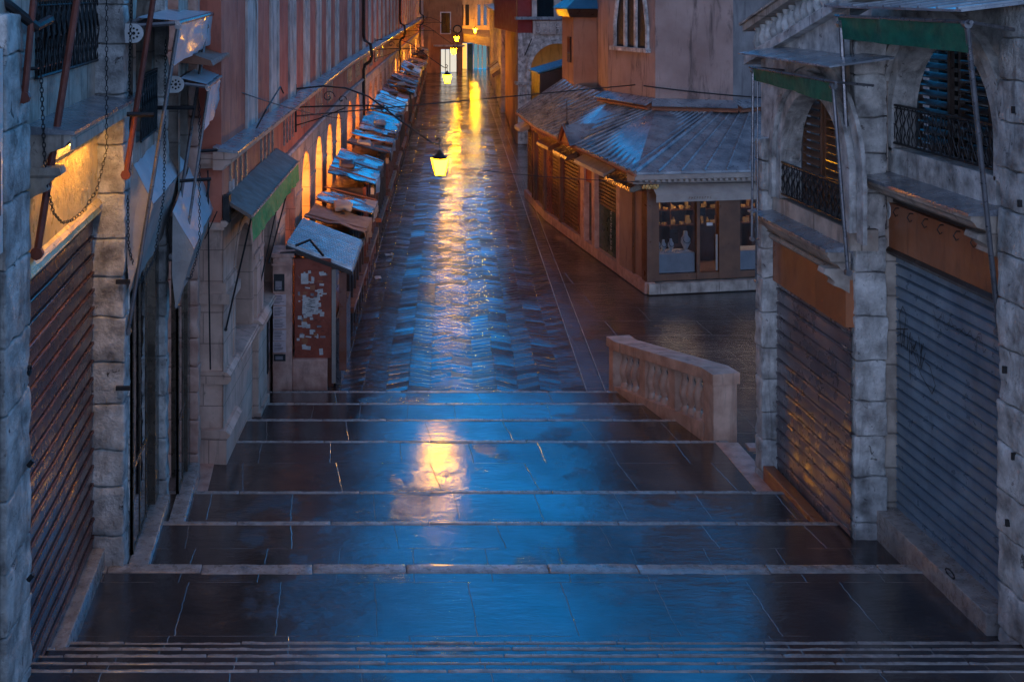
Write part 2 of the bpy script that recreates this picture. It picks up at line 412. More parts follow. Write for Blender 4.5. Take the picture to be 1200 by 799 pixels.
# ------------------------------------------------------------------ the ground and the bridge steps
mb = MB(); mb.poly([(-400, -400, -.02), (400, -400, -.02), (400, 600, -.02), (-400, 600, -.02)])
tag(mb.build('ground', m['square']), kind='structure')
def sheet(x0, x1, y0, y1, z, f=None, nx=1, ny=1):
    mb = MB()
    mb.poly([(x0, y0, z), (x1, y0, z), (x1, y1, z), (x0, y1, z)]); return mb
mb = MB(); mb.poly([(-2.4, 21.0, 0), (4.3, 21.0, 0), (6.9, 41, 0), (15.5, 125, 0), (13.2, 125, 0), (-.4, 30, 0)])
mb = MB(); mb.poly([(-2.6, 20.6, 0), (4.75, 20.6, 0), (16.2, 127, 0), (9.0, 127, 0)])
tag(mb.build('street', m['street']), kind='structure')
mb = MB(); mb.poly([(4.75, 20.6, .003), (4.77, 20.6, .003), (16.22, 127, .003), (16.2, 127, .003)]); mb.poly([(5.1, 20.6, .003), (5.12, 20.6, .003), (16.57, 127, .003), (16.55, 127, .003)])
tag(mb.build('street_border', m['nosing']), kind='structure')

NOS = [458, 472, 491, 516, 575, 611, 661, 751.5, 758.5, 766.5, 775, 784]
steps = []
for i, yp in enumerate(NOS):
    z = .14 * (i + 1); steps.append((F0 * (H0 - z) / (yp - PY), z))
Yv = steps[-1][0]; z = steps[-1][1]
steps.append((8.4, z + .14)); steps.append((8.0, z + .28))
mb = MB(); ns = []
for i, (Ye, z) in enumerate(steps):
    Yn = steps[i + 1][0] if i + 1 < len(steps) else -3.0
    xl = -3.6; xr = 5.75 if i < 4 else 8.5
    if i < 4: xr = 5.2 + (21.25 - Ye) * .2 + .25
    w = .2 if i == 6 else (.09 if i < 6 else .045)
    mb.box(xl, xr, Yn - .05, Ye - w - .004, -.3, z, 0)
    n_ = MB(); xx = xl
    while xx < xr - .05:
        x2 = min(xr, xx + R.uniform(.9, 1.7)); n_.rock(xx + .004, x2 - .004, Ye - w * R.uniform(.85, 1.15), Ye + R.uniform(-.008, .008), z - .1, z + R.uniform(.002, .008), .014, .007, .07); xx = x2
    ns.append((n_, z))
tag(mb.build('bridge_steps', m['step']), kind='structure')
nb = MB()
for n_, z in ns: nb.add(n_.v, n_.f)
tag(nb.build('step_nosings', m['nosing'], smooth=True), kind='structure')
# pale edge bands laid in the landing treads
def Yof(px_y, z): return F0 * (H0 - z) / (px_y - PY)
mb = MB()
za = .703
mb.poly([(5.92, 17.55, .7 - .14 + .147), (6.34, 17.55, .707), (6.42, 15.62, .707), (5.62 + .0, 15.62, .707)]) if False else None
mb.rock(5.95, 6.3, 15.6, 17.55, .5, .568, .006, .003, .2)
mb.rock(6.4, 8.4, 17.35, 17.54, .5, .567, .006, .003, .2)
mb.rock(-1.92, -1.68, 15.6, 17.5, .5, .567, .006, .003, .2)
tag(mb.build('step_edge_bands', m['pink_stone'], smooth=True), kind='structure')

# ------------------------------------------------------------------ rusticated pillars and shared shop pieces
def pillar(parent, x0, x1, y0, y1, z0, z1, mat='stone', name='pillar', hb=.46, amp=.016, seed=1, label=None):
    rr = random.Random(seed); mb = MB(); z = z0
    mb.box(x0 + .07, x1 - .07, y0 + .07, y1 - .07, z0, z1)
    while z < z1 - .08:
        h = min(hb * rr.uniform(.82, 1.15), z1 - z)
        a = rr.uniform(0, .018); b = rr.uniform(0, .018)
        mb.rock(x0 + a, x1 - b, y0 + b, y1 - a, z + .006, z + h - .006, .022, amp * 1.1, .06); z += h
    return mb.build(name, m[mat], parent, True, label)
def shutter(fr, u0, u1, z0, z1, pitch, mat, parent, d=0., ridge=.012, name='roller_shutter'):
    mb = MB(); pts = []; z = z0
    while z < z1 - .01:
        h = min(pitch, z1 - z)
        pts += [(d + .035, z + .002), (d - ridge * .2, z + .012), (d - ridge * .5, z + h * .25), (d - ridge * .35, z + h * .6), (d, z + h * .78),
                (d - ridge * 1.5, z + h * .82), (d - ridge * 1.6, z + h * .87), (d + .004, z + h * .9), (d - ridge * 1.5, z + h * .93), (d - ridge * 1.2, z + h * .96), (d + .035, z + h * .975), (d + .035, z + h)]
        z += h
    n = len(pts); NS = 10; V = []
    for k in range(NS + 1):
        u = u0 + (u1 - u0) * k / NS
        for i, (dd, zz) in enumerate(pts):
            w = noise.noise(Vector((u * 1.3, zz * 1.1, d * 3 + 5))) * .012
            V.append(fr.p(u, zz, dd + w))
    fs = [(k * n + i, (k + 1) * n + i, (k + 1) * n + i + 1, k * n + i + 1) for k in range(NS) for i in range(n - 1)]
    mb.add(V, fs); return mb.build(name, m[mat], parent, True)
def ledge(fr, u0, u1, z, proj, parent, th=.26, mould='stone', label=None):
    """projecting cornice: moulded underside, lead on top"""
    mb = MB(); p = proj
    fr.prof(mb, u0, u1, [(0, z - th), (0, z - .035), (-p + .02, z - .035), (-p + .02, z - .08), (-p * .86, z - .11), (-p * .8, z - .15), (-p * .5, z - .19), (-p * .42, z - .23), (-p * .3, z - th)])
    o = mb.build('cornice', m[mould], parent, False, label)
    tp = MB(); NN = 16
    V = []
    for k in range(NN + 1):
        u = u0 - .02 + (u1 - u0 + .04) * k / NN; w = noise.noise(Vector((u * 3, z, 2))) * .012
        V += [fr.p(u, z + .05 + w, .02), fr.p(u, z + .02 + w, -p * .6), fr.p(u, z - .004 + w, -p - .015), fr.p(u, z - .034, -p - .015), fr.p(u, z - .034, .02)]
    fs = [(k * 5 + i, k * 5 + (i + 1) % 5, (k + 1) * 5 + (i + 1) % 5, (k + 1) * 5 + i) for k in range(NN) for i in range(5)]
    tp.add(V, fs + [(0, 1, 2, 3, 4), tuple(NN * 5 + i for i in range(5))[::-1]])
    tp.build('lead_cover', m['ledge_top'], o, True)
    return o
def corbel(fr, u0, u1, z1, parent):
    mb = MB(); fr.prof(mb, u0, u1, [(0, z1 - .3), (0, z1), (-.3, z1), (-.32, z1 - .06), (-.24, z1 - .1), (-.18, z1 - .16), (-.2, z1 - .2), (-.1, z1 - .24)])
    return mb.build('corbel', m['stone2'], parent)
def railing(fr, u0, u1, z0, z1, parent, d=-.05, n=None, wav=.018, mat='iron'):
    mb = MB(); n = n or int((u1 - u0) / .085)
    mb.tube([fr.p(u0, z1, d), fr.p(u1, z1, d)], .016, 5); mb.tube([fr.p(u0, z0, d), fr.p(u1, z0, d)], .016, 5)
    mb.tube([fr.p(u0, z0 + (z1 - z0) * .93, d), fr.p(u1, z0 + (z1 - z0) * .93, d)], .008, 4)
    du = (u1 - u0) / n
    for k in range(n + 1):
        u = u0 + du * k
        mb.tube([fr.p(u + (wav if i % 2 else -wav) * (1 if k % 2 else -1), z0 + (z1 - z0) * i / 6, d) for i in range(7)], .0085, 4)
        if k < n and k % 2 == 0:
            mb.tube([fr.p(u, z0, d + .01), fr.p(u + du * .9, z0 + (z1 - z0) * .5, d - .02), fr.p(u + du * 2, z0 + (z1 - z0) * .93, d + .01)], .006, 4)
            mb.tube([fr.p(u + du * 2, z0, d + .01), fr.p(u + du * 1.1, z0 + (z1 - z0) * .5, d - .02), fr.p(u, z0 + (z1 - z0) * .93, d + .01)], .006, 4)
    return mb.build('balcony_railing', m[mat], parent)
def louvres(fr, u0, u1, z0, z1, parent, d=.2, mat='dark_wood', pitch=.11, name='louvred_shutter'):
    mb = MB(); w = .06
    for a, b in ((u0, u0 + w), (u1 - w, u1)): fr.box(mb, a, b, z0, z1, d - .03, d + .02)
    z = z0
    fr.box(mb, u0 + w, u1 - w, z0, z0 + w, d - .03, d + .02); fr.box(mb, u0 + w, u1 - w, z1 - w, z1, d - .03, d + .02)
    z = z0 + w + .02
    while z < z1 - w - .05:
        mb.hexa([fr.p(u0 + w, z, d - .045), fr.p(u1 - w, z, d - .045), fr.p(u1 - w, z + .055, d + .02), fr.p(u0 + w, z + .055, d + .02),
                 fr.p(u0 + w, z + .014, d - .045), fr.p(u1 - w, z + .014, d - .045), fr.p(u1 - w, z + .069, d + .02), fr.p(u0 + w, z + .069, d + .02)])
        z += pitch
    return mb.build(name, m[mat], parent)
def pole(parent, a, b, r, mat='steel', name='pole', knob=True):
    mb = MB(); a, b = Vector(a), Vector(b)
    mb.tube([a, b], r, 8)
    if knob:
        for q in (a, b): mb.tube([q - Vector((0, .03, 0)), q + Vector((0, .03, 0))], r * 1.7, 8)
    return mb.build(name, m[mat], parent, True)
def glyph(mb, P, strokes, w=.012):
    """flat pen strokes; P(a,b) maps to world, strokes lists of (a,b)"""
    for st in strokes:
        for (a0, b0), (a1, b1) in zip(st, st[1:]):
            L = math.hypot(a1 - a0, b1 - b0) or 1; nx, ny = -(b1 - b0) / L * w / 2, (a1 - a0) / L * w / 2
            ex, ey = (a1 - a0) / L * w * .3, (b1 - b0) / L * w * .3
            mb.add([P(a0 + nx - ex, b0 + ny - ey), P(a0 - nx - ex, b0 - ny - ey), P(a1 - nx + ex, b1 - ny + ey), P(a1 + nx + ex, b1 + ny + ey)], [(0, 1, 2, 3)])
    return mb

# ------------------------------------------------------------------ left bridge shops
# shop one: near left
t = root('bridge_shop', (-2.9, 11.6, 1.0), 'nearest left bridge shop with brown roller shutter and gold-lit fascia under a railed window', 'shop', 'stone shops lining the bridge steps')
FL = Fr(-2.65, 0, 0, 1, 1)        # outward normal +X, u = world Y
pillar(t, -3.1, -2.53, 8.99, 9.75, 1.2, 7.32, 'stone', seed=3, hb=.62, amp=.022)
mb = MB(); mb.box(-3.2, -2.58, 8.0, 8.96, 1.2, 5.3)
side = mb.build('side_panel', m['dark_wood'], t)
mb = MB(); mb.box(-3.2, -2.56, 8.0, 8.97, 5.45, 7.05); sb = mb.build('sign_board', m['white'], t)
mb = MB()
for k in range(4): mb.box(-2.9 + k * .085, -2.86 + k * .085, 7.99, 7.995, 5.9, 6.3)
mb.box(-2.559, -2.557, 8.75, 8.9, 5.75, 6.25); mb.box(-2.559, -2.557, 8.55, 8.68, 5.75, 6.2)
mb.build('sign_lettering', m['ink'], sb)
shutter(FL, 9.7, 13.0, 1.14, 4.98, .2, 'sh_brown', t, d=.03, ridge=.016)
mb = MB(); FL.box(mb, 12.98, 13.3, 1.18, 4.98, -.02, .1); mb.build('shutter_guide', m['rust'], t)
mb = MB(); FL.box(mb, 9.7, 13.3, 5.06, 5.95, -.03, .12); fs_ = mb.build('fascia', m['gold_board'], t)
mb = MB(); FL.prof(mb, 9.7, 13.32, [(.1, 4.96), (-.05, 4.98), (-.08, 5.02), (-.05, 5.06), (-.09, 5.1), (-.06, 5.14), (-.03, 5.16), (.1, 5.16)]); mb.build('fascia_moulding', m['gold_board'], t)
mb = MB(); mb.box(-2.4, -2.36, 10.5, 12.4, 6.085, 6.1); mb.build('fascia_lamp', emit('amber_strip_lamp', (1, .5, .08), 110), t)
lg = ledge(FL, 9.98, 13.75, 6.28, .42, t, .34, 'stone2')
mb = MB(); FL.box(mb, 10.0, 13.74, 6.11, 6.2, -.41, -.385); mb.build('lamp_screen_board', m['stone2'], t)  # board added at the cornice lip to hide the strip lamp from view
corbel(FL, 9.95, 10.15, 5.96, t)
mb = MB(); FL.box(mb, 9.7, 13.4, 6.3, 6.7, .03, .3); mb.build('window_sill', m['stone'], t)
FL.arch_wall(mb := MB(), 9.0, 14.2, 5.9, 9.2, [(11.65, 1.35, 7.3, 6.7)], .35); mb.build('upper_wall', m['stone2'], t)
mb = MB(); FL.box(mb, 9.9, 13.4, 6.7, 9.0, .38, .42); w_ = mb.build('window', m['glass'], t)
railing(FL, 10.25, 13.05, 6.72, 7.42, t, -.03, 26)
louvres(FL, 10.35, 11.6, 6.74, 8.8, t, .28)
louvres(FL, 11.7, 12.95, 6.74, 8.8, t, .28)
pillar(t, -2.95, -2.31, 12.93, 13.3, .8, 7.6, 'stone', seed=5, hb=.5, amp=.02)
mb = MB(); mb.rock(-2.72, -2.53, 9.9, 12.92, .4, 1.2, .01, .003, .15); mb.build('threshold', m['nosing'], t, True)
pole(t, (-2.56, 10.02, 5.2), (-2.22, 10.3, 7.75), .034, 'iron_red', 'awning_strut')
pole(t, (-2.3, 12.95, 5.42), (-1.96, 13.1, 7.75), .034, 'iron_red', 'awning_strut')
pole(t, (-2.52, 9.45, 6.62), (-2.45, 9.5, 7.5), .03, 'iron_red', 'awning_strut')
mb = MB(); mb.tube([(-2.75, 9.3, 7.5), (-2.44, 9.52, 7.2), (-2.42, 9.9, 7.25)], .045, 8); mb.build('awning_arm', m['iron'], t, True)
mb = MB(); mb.chain([(-2.5, 9.9, 7.8), (-2.5, 9.9, 6.9), (-2.48, 9.95, 6.1), (-2.46, 10.0, 5.75)])
mb.build('chain', m['iron'], t)
mb = MB(); mb.chain([(-2.16, 11.1, 7.8), (-2.16, 11.1, 5.95), (-2.22, 10.95, 5.6), (-2.32, 10.8, 5.42), (-2.4, 10.65, 5.36), (-2.44, 10.45, 5.38), (-2.46, 10.2, 5.52), (-2.46, 10.02, 5.75)])
mb.build('chain', m['iron'], t)
mb = MB(); mb.chain([(-2.22, 12.9, 7.8), (-2.26, 12.9, 6.2)]); mb.build('chain', m['iron'], t)
for z_ in (3.55, 2.6): mb = MB(); mb.tube([(-2.5, 9.5, z_), (-2.46, 9.5, z_ + .05)], .022, 6); mb.build('iron_hook', m['iron'], t)
ring = [(-2.49, 9.5 + .04 * math.cos(q), 4.35 + .04 * math.sin(q)) for q in [k * math.pi / 5 for k in range(10)]]
mb = MB(); mb.tube(ring, .012, 5, True); mb.build('iron_ring', m['iron'], t)
mb = MB(); mb.tube([(-2.6, 9.5, 6.85), (-2.45, 9.6, 6.85), (-2.45, 9.6, 6.93)], .018, 6); mb.build('iron_hook', m['iron'], t)
for z_ in (3.0, 4.2): mb = MB(); mb.box(-2.4, -2.24, 12.86, 12.9, z_, z_ + .045); mb.build('iron_pin', m['iron'], t)
mb = MB(); mb.tube([(-2.6, 12.6, 6.15), (-1.95, 12.75, 6.12)], .03, 6); mb.build('bracket_bar', m['iron'], t)

def plate(parent, c, s):
    mb = MB(); n = 14
    pts = [(c[0] - .11, c[1], c[2] - .11), (c[0], c[1], c[2] - .11)] + [(c[0] + .11 * math.sin(a), c[1], c[2] - .11 * math.cos(a)) for a in [math.pi * k / n for k in range(1, n)]] + [(c[0], c[1], c[2] + .11), (c[0] - .11, c[1], c[2] + .11)]
    mb.extr(pts, (0, 0, 0), (0, .02, 0)); o = mb.build('end_plate', m['white'], parent)
    mb = MB()
    for k in range(8):
        a = k * math.pi / 4; r_ = .055
        mb.tube([(c[0] + r_ * math.cos(a), c[1] - .004, c[2] + r_ * math.sin(a)), (c[0] + r_ * math.cos(a), c[1] + .001, c[2] + r_ * math.sin(a))], .014, 6)
    mb.tube([(c[0], c[1] - .004, c[2]), (c[0], c[1] + .001, c[2])], .02, 8)
    mb.build('bolt_hole', m['ink'], o); return o
def cloth_quad(mb, A, B, C, D, nu=14, nv=8, amp=.03, sag=0.):
    """A-B top edge, D-C bottom edge; wrinkled sheet"""
    A, B, C, D = map(Vector, (A, B, C, D)); nrm = (B - A).cross(D - A).normalized(); V = []
    for j in range(nv + 1):
        for i in range(nu + 1):
            s_, v_ = i / nu, j / nv
            p = A.lerp(B, s_).lerp(D.lerp(C, s_), v_)
            w = noise.noise(p * 3.1) * amp + noise.noise(p * 8) * amp * .4
            e = min(s_, 1 - s_, v_) * 4; w *= min(1, e + .25)
            p = p + nrm * w; p.z -= sag * math.sin(math.pi * s_) * v_
            V.append(p)
    W = nu + 1
    mb.add(V, [(j * W + i, j * W + i + 1, (j + 1) * W + i + 1, (j + 1) * W + i) for j in range(nv) for i in range(nu)])
    return mb

def glazed_shop(t, X, y0, y1, z0, z1, npost):
    f = Fr(X, 0, 0, 1, 1)
    mb = MB(); f.box(mb, y0, y1, z0, z1, .006, .04); g = mb.build('glass_door', m['mirror_door'], t)
    mb = MB()
    for k in range(npost + 1):
        u = y0 + (y1 - y0 - .05) * k / npost; f.box(mb, u, u + .05, z0, z1, -.004, .035)
    for zz in (z0, z0 + .95, z1 - .06): f.box(mb, y0, y1, zz, zz + .06, -.001, .034)
    mb.build('door_frame', m['bronze'], t)
    return f
t = root('bridge_shop', (-2.4, 14, .8), 'middle left bridge shop with black glass doors and two pale blue awnings', 'shop', 'stone shops lining the bridge steps')
f2 = glazed_shop(t, -2.28, 13.32, 14.78, .92, 4.35, 3)
mb = MB(); f2.box(mb, 14.62, 14.92, .9, 4.4, -.06, .2); mb.build('door_post', m['bronze'], t)
pillar(t, -2.75, -2.12, 14.95, 15.22, .6, 8.3, 'stone', seed=9, hb=.5, amp=.02)
mb = MB(); f2.box(mb, 13.3, 15.0, 4.35, 5.0, -.0, .3); mb.build('fascia', m['dark_wood'], t)
mb = MB(); mb.rock(-2.3, -2.07, 13.02, 14.93, .3, .93, .01, .003, .15); mb.build('threshold', m['nosing'], t, True)
f2.arch_wall(mb := MB(), 13.3, 15.0, 5.0, 9.2, [(14.1, .6, 7.1, 5.7)], .3); mb.build('upper_wall', m['stone2'], t)
mb = MB(); f2.box(mb, 13.4, 14.8, 5.6, 8.0, .31, .34); mb.build('window', m['glass'], t)
railing(f2, 13.5, 14.75, 5.72, 6.5, t, -.06, 14)
a2 = bpy.data.objects.new('awning', None); col.objects.link(a2); a2.parent = t
mb = MB(); cloth_quad(mb, (-2.3, 13.35, 5.5), (-2.3, 15.5, 5.56), (-2.0, 16.2, 5.05), (-2.04, 13.3, 5.02), amp=.035)
mb.build('canopy', m['blue_cloth'], a2, True)
mb = MB(); cloth_quad(mb, (-2.04, 13.3, 5.01), (-2.0, 16.2, 5.04), (-2.16, 14.9, 4.3), (-2.27, 13.0, 4.05), amp=.03)
cloth_quad(mb, (-2.3, 13.35, 5.5), (-2.04, 13.3, 5.01), (-2.27, 13.02, 4.05), (-2.31, 13.02, 4.6), 6, 6, .01)
mb.build('side_cloth', m['grey_cloth'], a2, True)
a3 = bpy.data.objects.new('awning', None); col.objects.link(a3); a3.parent = t
plate(a3, (-2.22, 13.0, 7.02), 1)
mb = MB(); mb.tube([(-2.25, 13.05, 7.1), (-1.74, 13.2, 7.13)], .03, 6); mb.tube([(-1.74, 13.15, 7.13), (-1.72, 17.05, 7.17)], .032, 8); mb.tube([(-2.25, 13.05, 7.1), (-2.2, 15.3, 7.2)], .07, 8)
mb.build('roller_frame', m['steel'], a3, True)
mb = MB(); cloth_quad(mb, (-2.2, 13.1, 7.2), (-2.15, 15.2, 7.26), (-1.73, 17.0, 7.2), (-1.75, 13.2, 7.16), amp=.02)
mb.build('canopy', m['blue_cloth'], a3, True)
mb = MB(); cloth_quad(mb, (-1.73, 13.25, 7.12), (-1.71, 17.0, 7.14), (-1.75, 16.9, 6.72), (-1.82, 13.3, 6.62), amp=.06)
mb.build('valance', m['blue_cloth'], a3, True)
pole(a3, (-2.3, 13.1, 3.6), (-1.74, 13.2, 7.1), .024); pole(a3, (-2.06, 15.0, 4.02), (-1.73, 16.2, 7.0), .024)
mb = MB(); mb.chain([(-2.0, 14.0, 6.9), (-2.02, 14.0, 5.0), (-2.08, 13.6, 4.3), (-2.2, 13.2, 4.1), (-2.28, 13.0, 4.6), (-2.28, 12.95, 5.2)]); mb.build('chain', m['iron'], a3)
mb = MB(); mb.tube([(-2.3, 14.9, 5.98), (-1.75, 14.9, 5.98)], .03, 6); mb.build('bracket_bar', m['iron'], a3)

t = root('bridge_shop', (-2.2, 15.6, .7), 'farthest left bridge shop before the arcade, with bronze glazed doors and a pale pink-blue awning', 'shop', 'stone shops lining the bridge steps')
f3 = glazed_shop(t, -2.0, 15.24, 16.1, .78, 3.9, 2)
mb = MB(); f3.box(mb, 15.95, 16.25, .7, 3.95, -.03, .2); mb.build('door_post', m['bronze'], t)
pillar(t, -2.45, -1.85, 16.28, 16.55, .5, 7.9, 'pink_stone', seed=13, hb=.44, amp=.02)
mb = MB(); mb.rock(-2.03, -1.83, 14.42, 16.27, .3, .79, .01, .003, .15); mb.build('threshold', m['nosing'], t, True)
mb = MB(); f3.box(mb, 15.2, 16.3, 3.9, 4.5, 0, .3); mb.build('fascia', m['dark_wood'], t)
f3.arch_wall(mb := MB(), 15.2, 16.35, 4.5, 8.4, [(15.78, .4, 5.9, 4.9)], .3); mb.build('upper_wall', m['stone2'], t)
mb = MB(); f3.box(mb, 15.3, 16.2, 4.8, 6.4, .31, .34); mb.build('window', m['glass'], t)
a4 = bpy.data.objects.new('awning', None); col.objects.link(a4); a4.parent = t
mb = MB(); cloth_quad(mb, (-1.98, 14.5, 4.7), (-1.98, 16.6, 5.05), (-1.7, 17.0, 4.3), (-1.72, 14.6, 4.2), amp=.035); mb.build('canopy', m['blue_cloth'], a4, True)
mb = MB(); cloth_quad(mb, (-1.72, 14.6, 4.19), (-1.7, 17.0, 4.29), (-1.84, 16.0, 3.8), (-1.95, 14.55, 3.45), amp=.03)
cloth_quad(mb, (-1.98, 14.5, 4.7), (-1.72, 14.6, 4.19), (-1.95, 14.55, 3.45), (-1.99, 14.5, 3.9), 6, 6, .01)
mb.build('side_cloth', m['grey_cloth'], a4, True)
a5 = bpy.data.objects.new('awning', None); col.objects.link(a5); a5.parent = t
plate(a5, (-2.0, 14.93, 6.28), 1)
mb = MB(); mb.tube([(-2.0, 14.95, 6.3), (-1.6, 15.05, 6.24)], .025, 6); mb.tube([(-1.6, 15.0, 6.24), (-1.6, 18.2, 6.24)], .03, 8); mb.build('roller_frame', m['steel'], a5, True)
mb = MB(); cloth_quad(mb, (-1.95, 15.0, 6.36), (-1.9, 16.9, 6.4), (-1.61, 18.2, 6.28), (-1.61, 15.1, 6.27), amp=.02); mb.build('canopy', m['blue_cloth'], a5, True)
mb = MB(); cloth_quad(mb, (-1.6, 15.2, 6.2), (-1.59, 18.2, 6.2), (-1.64, 18.1, 5.72), (-1.68, 15.4, 5.62), amp=.06); mb.build('valance', m['blue_cloth'], a5, True)
mb = MB(); mb.hexa([(-2.1, 15.3, 6.55), (-1.55, 15.3, 6.5), (-1.5, 18, 6.5), (-2.0, 17.2, 6.6), (-2.1, 15.3, 6.75), (-1.58, 15.3, 6.57), (-1.5, 18.3, 6.57), (-2.0, 17.2, 6.85)]); mb.build('rain_cover', m['tile'], t)
pole(a5, (-1.98, 14.9, 3.4), (-1.6, 15.2, 6.2), .02); pole(a5, (-1.8, 16.5, 4.3), (-1.6, 18.0, 6.1), .018)
mb = MB(); mb.chain([(-1.72, 15.2, 6.0), (-1.72, 15.2, 4.1), (-1.8, 14.9, 3.75), (-1.9, 14.7, 3.8), (-1.97, 14.55, 4.4)]); mb.build('chain', m['iron'], a5)
mb = MB(); mb.tube([(-2.1, 16.3, 5.2), (-1.5, 16.6, 5.2)], .025, 6); mb.build('bracket_bar', m['iron'], a5); mb = MB(); mb.tube([(-2.1, 15.3, 4.95), (-1.6, 15.5, 4.95)], .025, 6); mb.build('bracket_bar', m['iron'], a5)

# ------------------------------------------------------------------ right bridge shops
FR = Fr(6.9, 0, 0, 1, -1)          # outward normal -X
t = root('bridge_shop', (7.1, 12.8, .9), 'nearest right bridge shop with worn blue-grey graffiti shutter under an arched railed window', 'shop', 'stone shops lining the bridge steps')
shutter(FR, 11.3, 14.22, 1.0, 4.32, .138, 'sh_blue', t, d=.05, ridge=.012)
pillar(t, 6.74, 7.5, 10.3, 11.52, .7, 7.4, 'stone', seed=21, hb=.47, amp=.02)
pillar(t, 6.39, 6.8, 13.86, 14.3, .5, 7.1, 'stone', seed=22, hb=.48, amp=.018)
mb = MB(); mb.rock(6.8, 6.97, 13.95, 14.3, 1.15, 7.0, .012, .006, .12); mb.build('jamb', m['stone2'], t, True)
mb = MB(); FR.box(mb, 11.3, 14.05, 4.38, 4.92, -.05, .12); mb.build('fascia', m['brown_board'], t)
mb = MB(); FR.prof(mb, 11.3, 14.06, [(.1, 4.3), (-.07, 4.3), (-.09, 4.34), (-.06, 4.38), (.1, 4.38)]); mb.build('fascia_moulding', m['dark_wood'], t)
mb = MB(); FR.box(mb, 11.3, 14.05, 4.93, 5.12, .0, .12); mb.build('soffit_board', m['dark_wood'], t)
ledge(FR, 11.55, 14.35, 5.26, .42, t, .24, 'stone2'); corbel(FR, 11.58, 11.82, 5.04, t)
mb = MB()
for k in range(7):
    u = 11.7 + k * .33; zz = 4.9
    mb.tube([FR.p(u, zz, -.06), FR.p(u, zz, -.1), FR.p(u + .02, zz - .05, -.12), FR.p(u, zz - .1, -.1), FR.p(u - .01, zz - .08, -.08)], .007, 4)
mb.build('hanging_hook', m['iron'], t)
# number plate
mb = MB(); c = FR.p(13.97, 4.82, -.07); n = 20
mb.extr([(c.x, c.y + .085 * math.cos(2 * math.pi * k / n), c.z + .11 * math.sin(2 * math.pi * k / n)) for k in range(n)], (0, 0, 0), (.015, 0, 0)); np_ = mb.build('number_plate', m['white'], t)
mb = MB(); Pn = lambda a, b: FR.p(13.97 - a, 4.82 + b, -.073)
glyph(mb, Pn, [[(-.012, .03), (.0, .045), (.0, -.03)], [(-.02, -.045), (.02, -.045)], [(-.045, .01), (-.045, -.02)], [(.04, .01), (.04, -.02)]], .009)
mb.build('number_marking', m['ink'], np_)
FR.arch_wall(mb := MB(), 11.3, 14.5, 5.2, 7.6, [(12.8, 1.06, 5.95, 5.56)], .24); mb.build('upper_wall', m['stone'], t)
mb = MB(); FR.archivolt(mb, 12.8, 1.06, 5.95, 5.56, .16, .06); FR.archivolt(mb, 12.8, 1.24, 5.95, 5.56, .12, .11)
mb.build('arch_moulding', m['stone'], t, True)
mb = MB(); FR.box(mb, 11.7, 13.95, 5.3, 5.6, -.06, .3); mb.build('window_sill', m['stone'], t)
mb = MB(); FR.box(mb, 11.7, 13.9, 5.5, 7.1, .42, .46); mb.build('window', m['glass'], t)
louvres(FR, 11.7, 12.38, 5.62, 7.1, t, .29); louvres(FR, 12.42, 13.1, 5.62, 7.1, t, .36); louvres(FR, 13.14, 13.9, 5.62, 7.1, t, .29)
railing(FR, 11.72, 13.88, 5.66, 6.12, t, -.03, 24)
a = bpy.data.objects.new('awning', None); col.objects.link(a); a.parent = t
mb = MB(); cloth_quad(mb, (6.2, 11.05, 7.2), (6.2, 13.9, 7.2), (6.24, 13.85, 6.92), (6.22, 11.1, 6.9), 24, 5, .05); mb.build('valance', m['green_cloth'], a, True)
mb = MB(); mb.tube([(6.2, 11.0, 7.2), (6.2, 13.95, 7.2)], .022, 6); mb.tube([(6.2, 11.05, 7.2), (6.9, 11.3, 7.1)], .02, 6); mb.tube([(6.2, 13.9, 7.2), (6.9, 13.9, 7.1)], .02, 6); mb.build('roller_frame', m['steel'], a, True)
mb = MB(); mb.hexa([(6.1, 11.0, 7.3), (7.1, 11.0, 7.42), (7.1, 14.1, 7.42), (6.12, 14.1, 7.3), (6.1, 11.0, 7.325), (7.1, 11.0, 7.45), (7.1, 14.1, 7.45), (6.12, 14.1, 7.325)])
for k in range(9): mb.hexa([(6.1, 11.05 + k * .37, 7.325), (7.0, 11.05 + k * .37, 7.44), (7.0, 11.09 + k * .37, 7.44), (6.1, 11.09 + k * .37, 7.325), (6.1, 11.05 + k * .37, 7.345), (7.0, 11.05 + k * .37, 7.46), (7.0, 11.09 + k * .37, 7.46), (6.1, 11.09 + k * .37, 7.345)])
mb.build('rain_cover', m['lead'], t)
pole(a, (6.83, 11.62, 4.03), (6.2, 11.08, 7.18), .026); pole(a, (6.42, 13.97, 4.2), (6.22, 13.85, 7.1), .03)
pole(a, (6.5, 13.94, 4.35), (6.4, 13.93, 7.0), .012, 'iron')
mb = MB(); mb.rock(6.66, 6.95, 11.55, 14.2, .5, 1.2, .012, .004, .15); mb.build('threshold', m['nosing'], t, True)
# graffiti
gm = MB(); Pg = lambda a_, b_: FR.p(13.95 - a_, 3.3 + b_, .03)
glyph(gm, Pg, [[(.05, .0), (.13, .05), (.1, .28), (.18, .4), (.26, .33), (.22, .1), (.2, -.08)], [(.02, .08), (.16, .12), (.3, .16)], [(.12, .05), (.15, -.1), (.2, .12), (.24, -.1)],
    [(.3, .12), (.28, -.1), (.36, .14), (.34, -.14)], [(.4, .1), (.38, -.12), (.5, .08), (.46, -.02), (.42, .02)], [(.5, -.02), (.58, -.2), (.62, .08), (.6, -.22), (.7, .0)], [(.36, .02), (.48, -.05)],
    [(.7, -.1), (.8, -.12), (.92, -.3), (.85, -.42), (.6, -.28), (.4, -.02)], [(.34, -.1), (.36, -.42)], [(.55, .15), (.6, -.05), (.66, .1)]], .012)
gm.build('graffiti_scribble', m['ink'], t)
gm = MB(); Pg = lambda a_, b_: FR.p(13.1 - a_, 3.78 + b_, .03)
ch = []
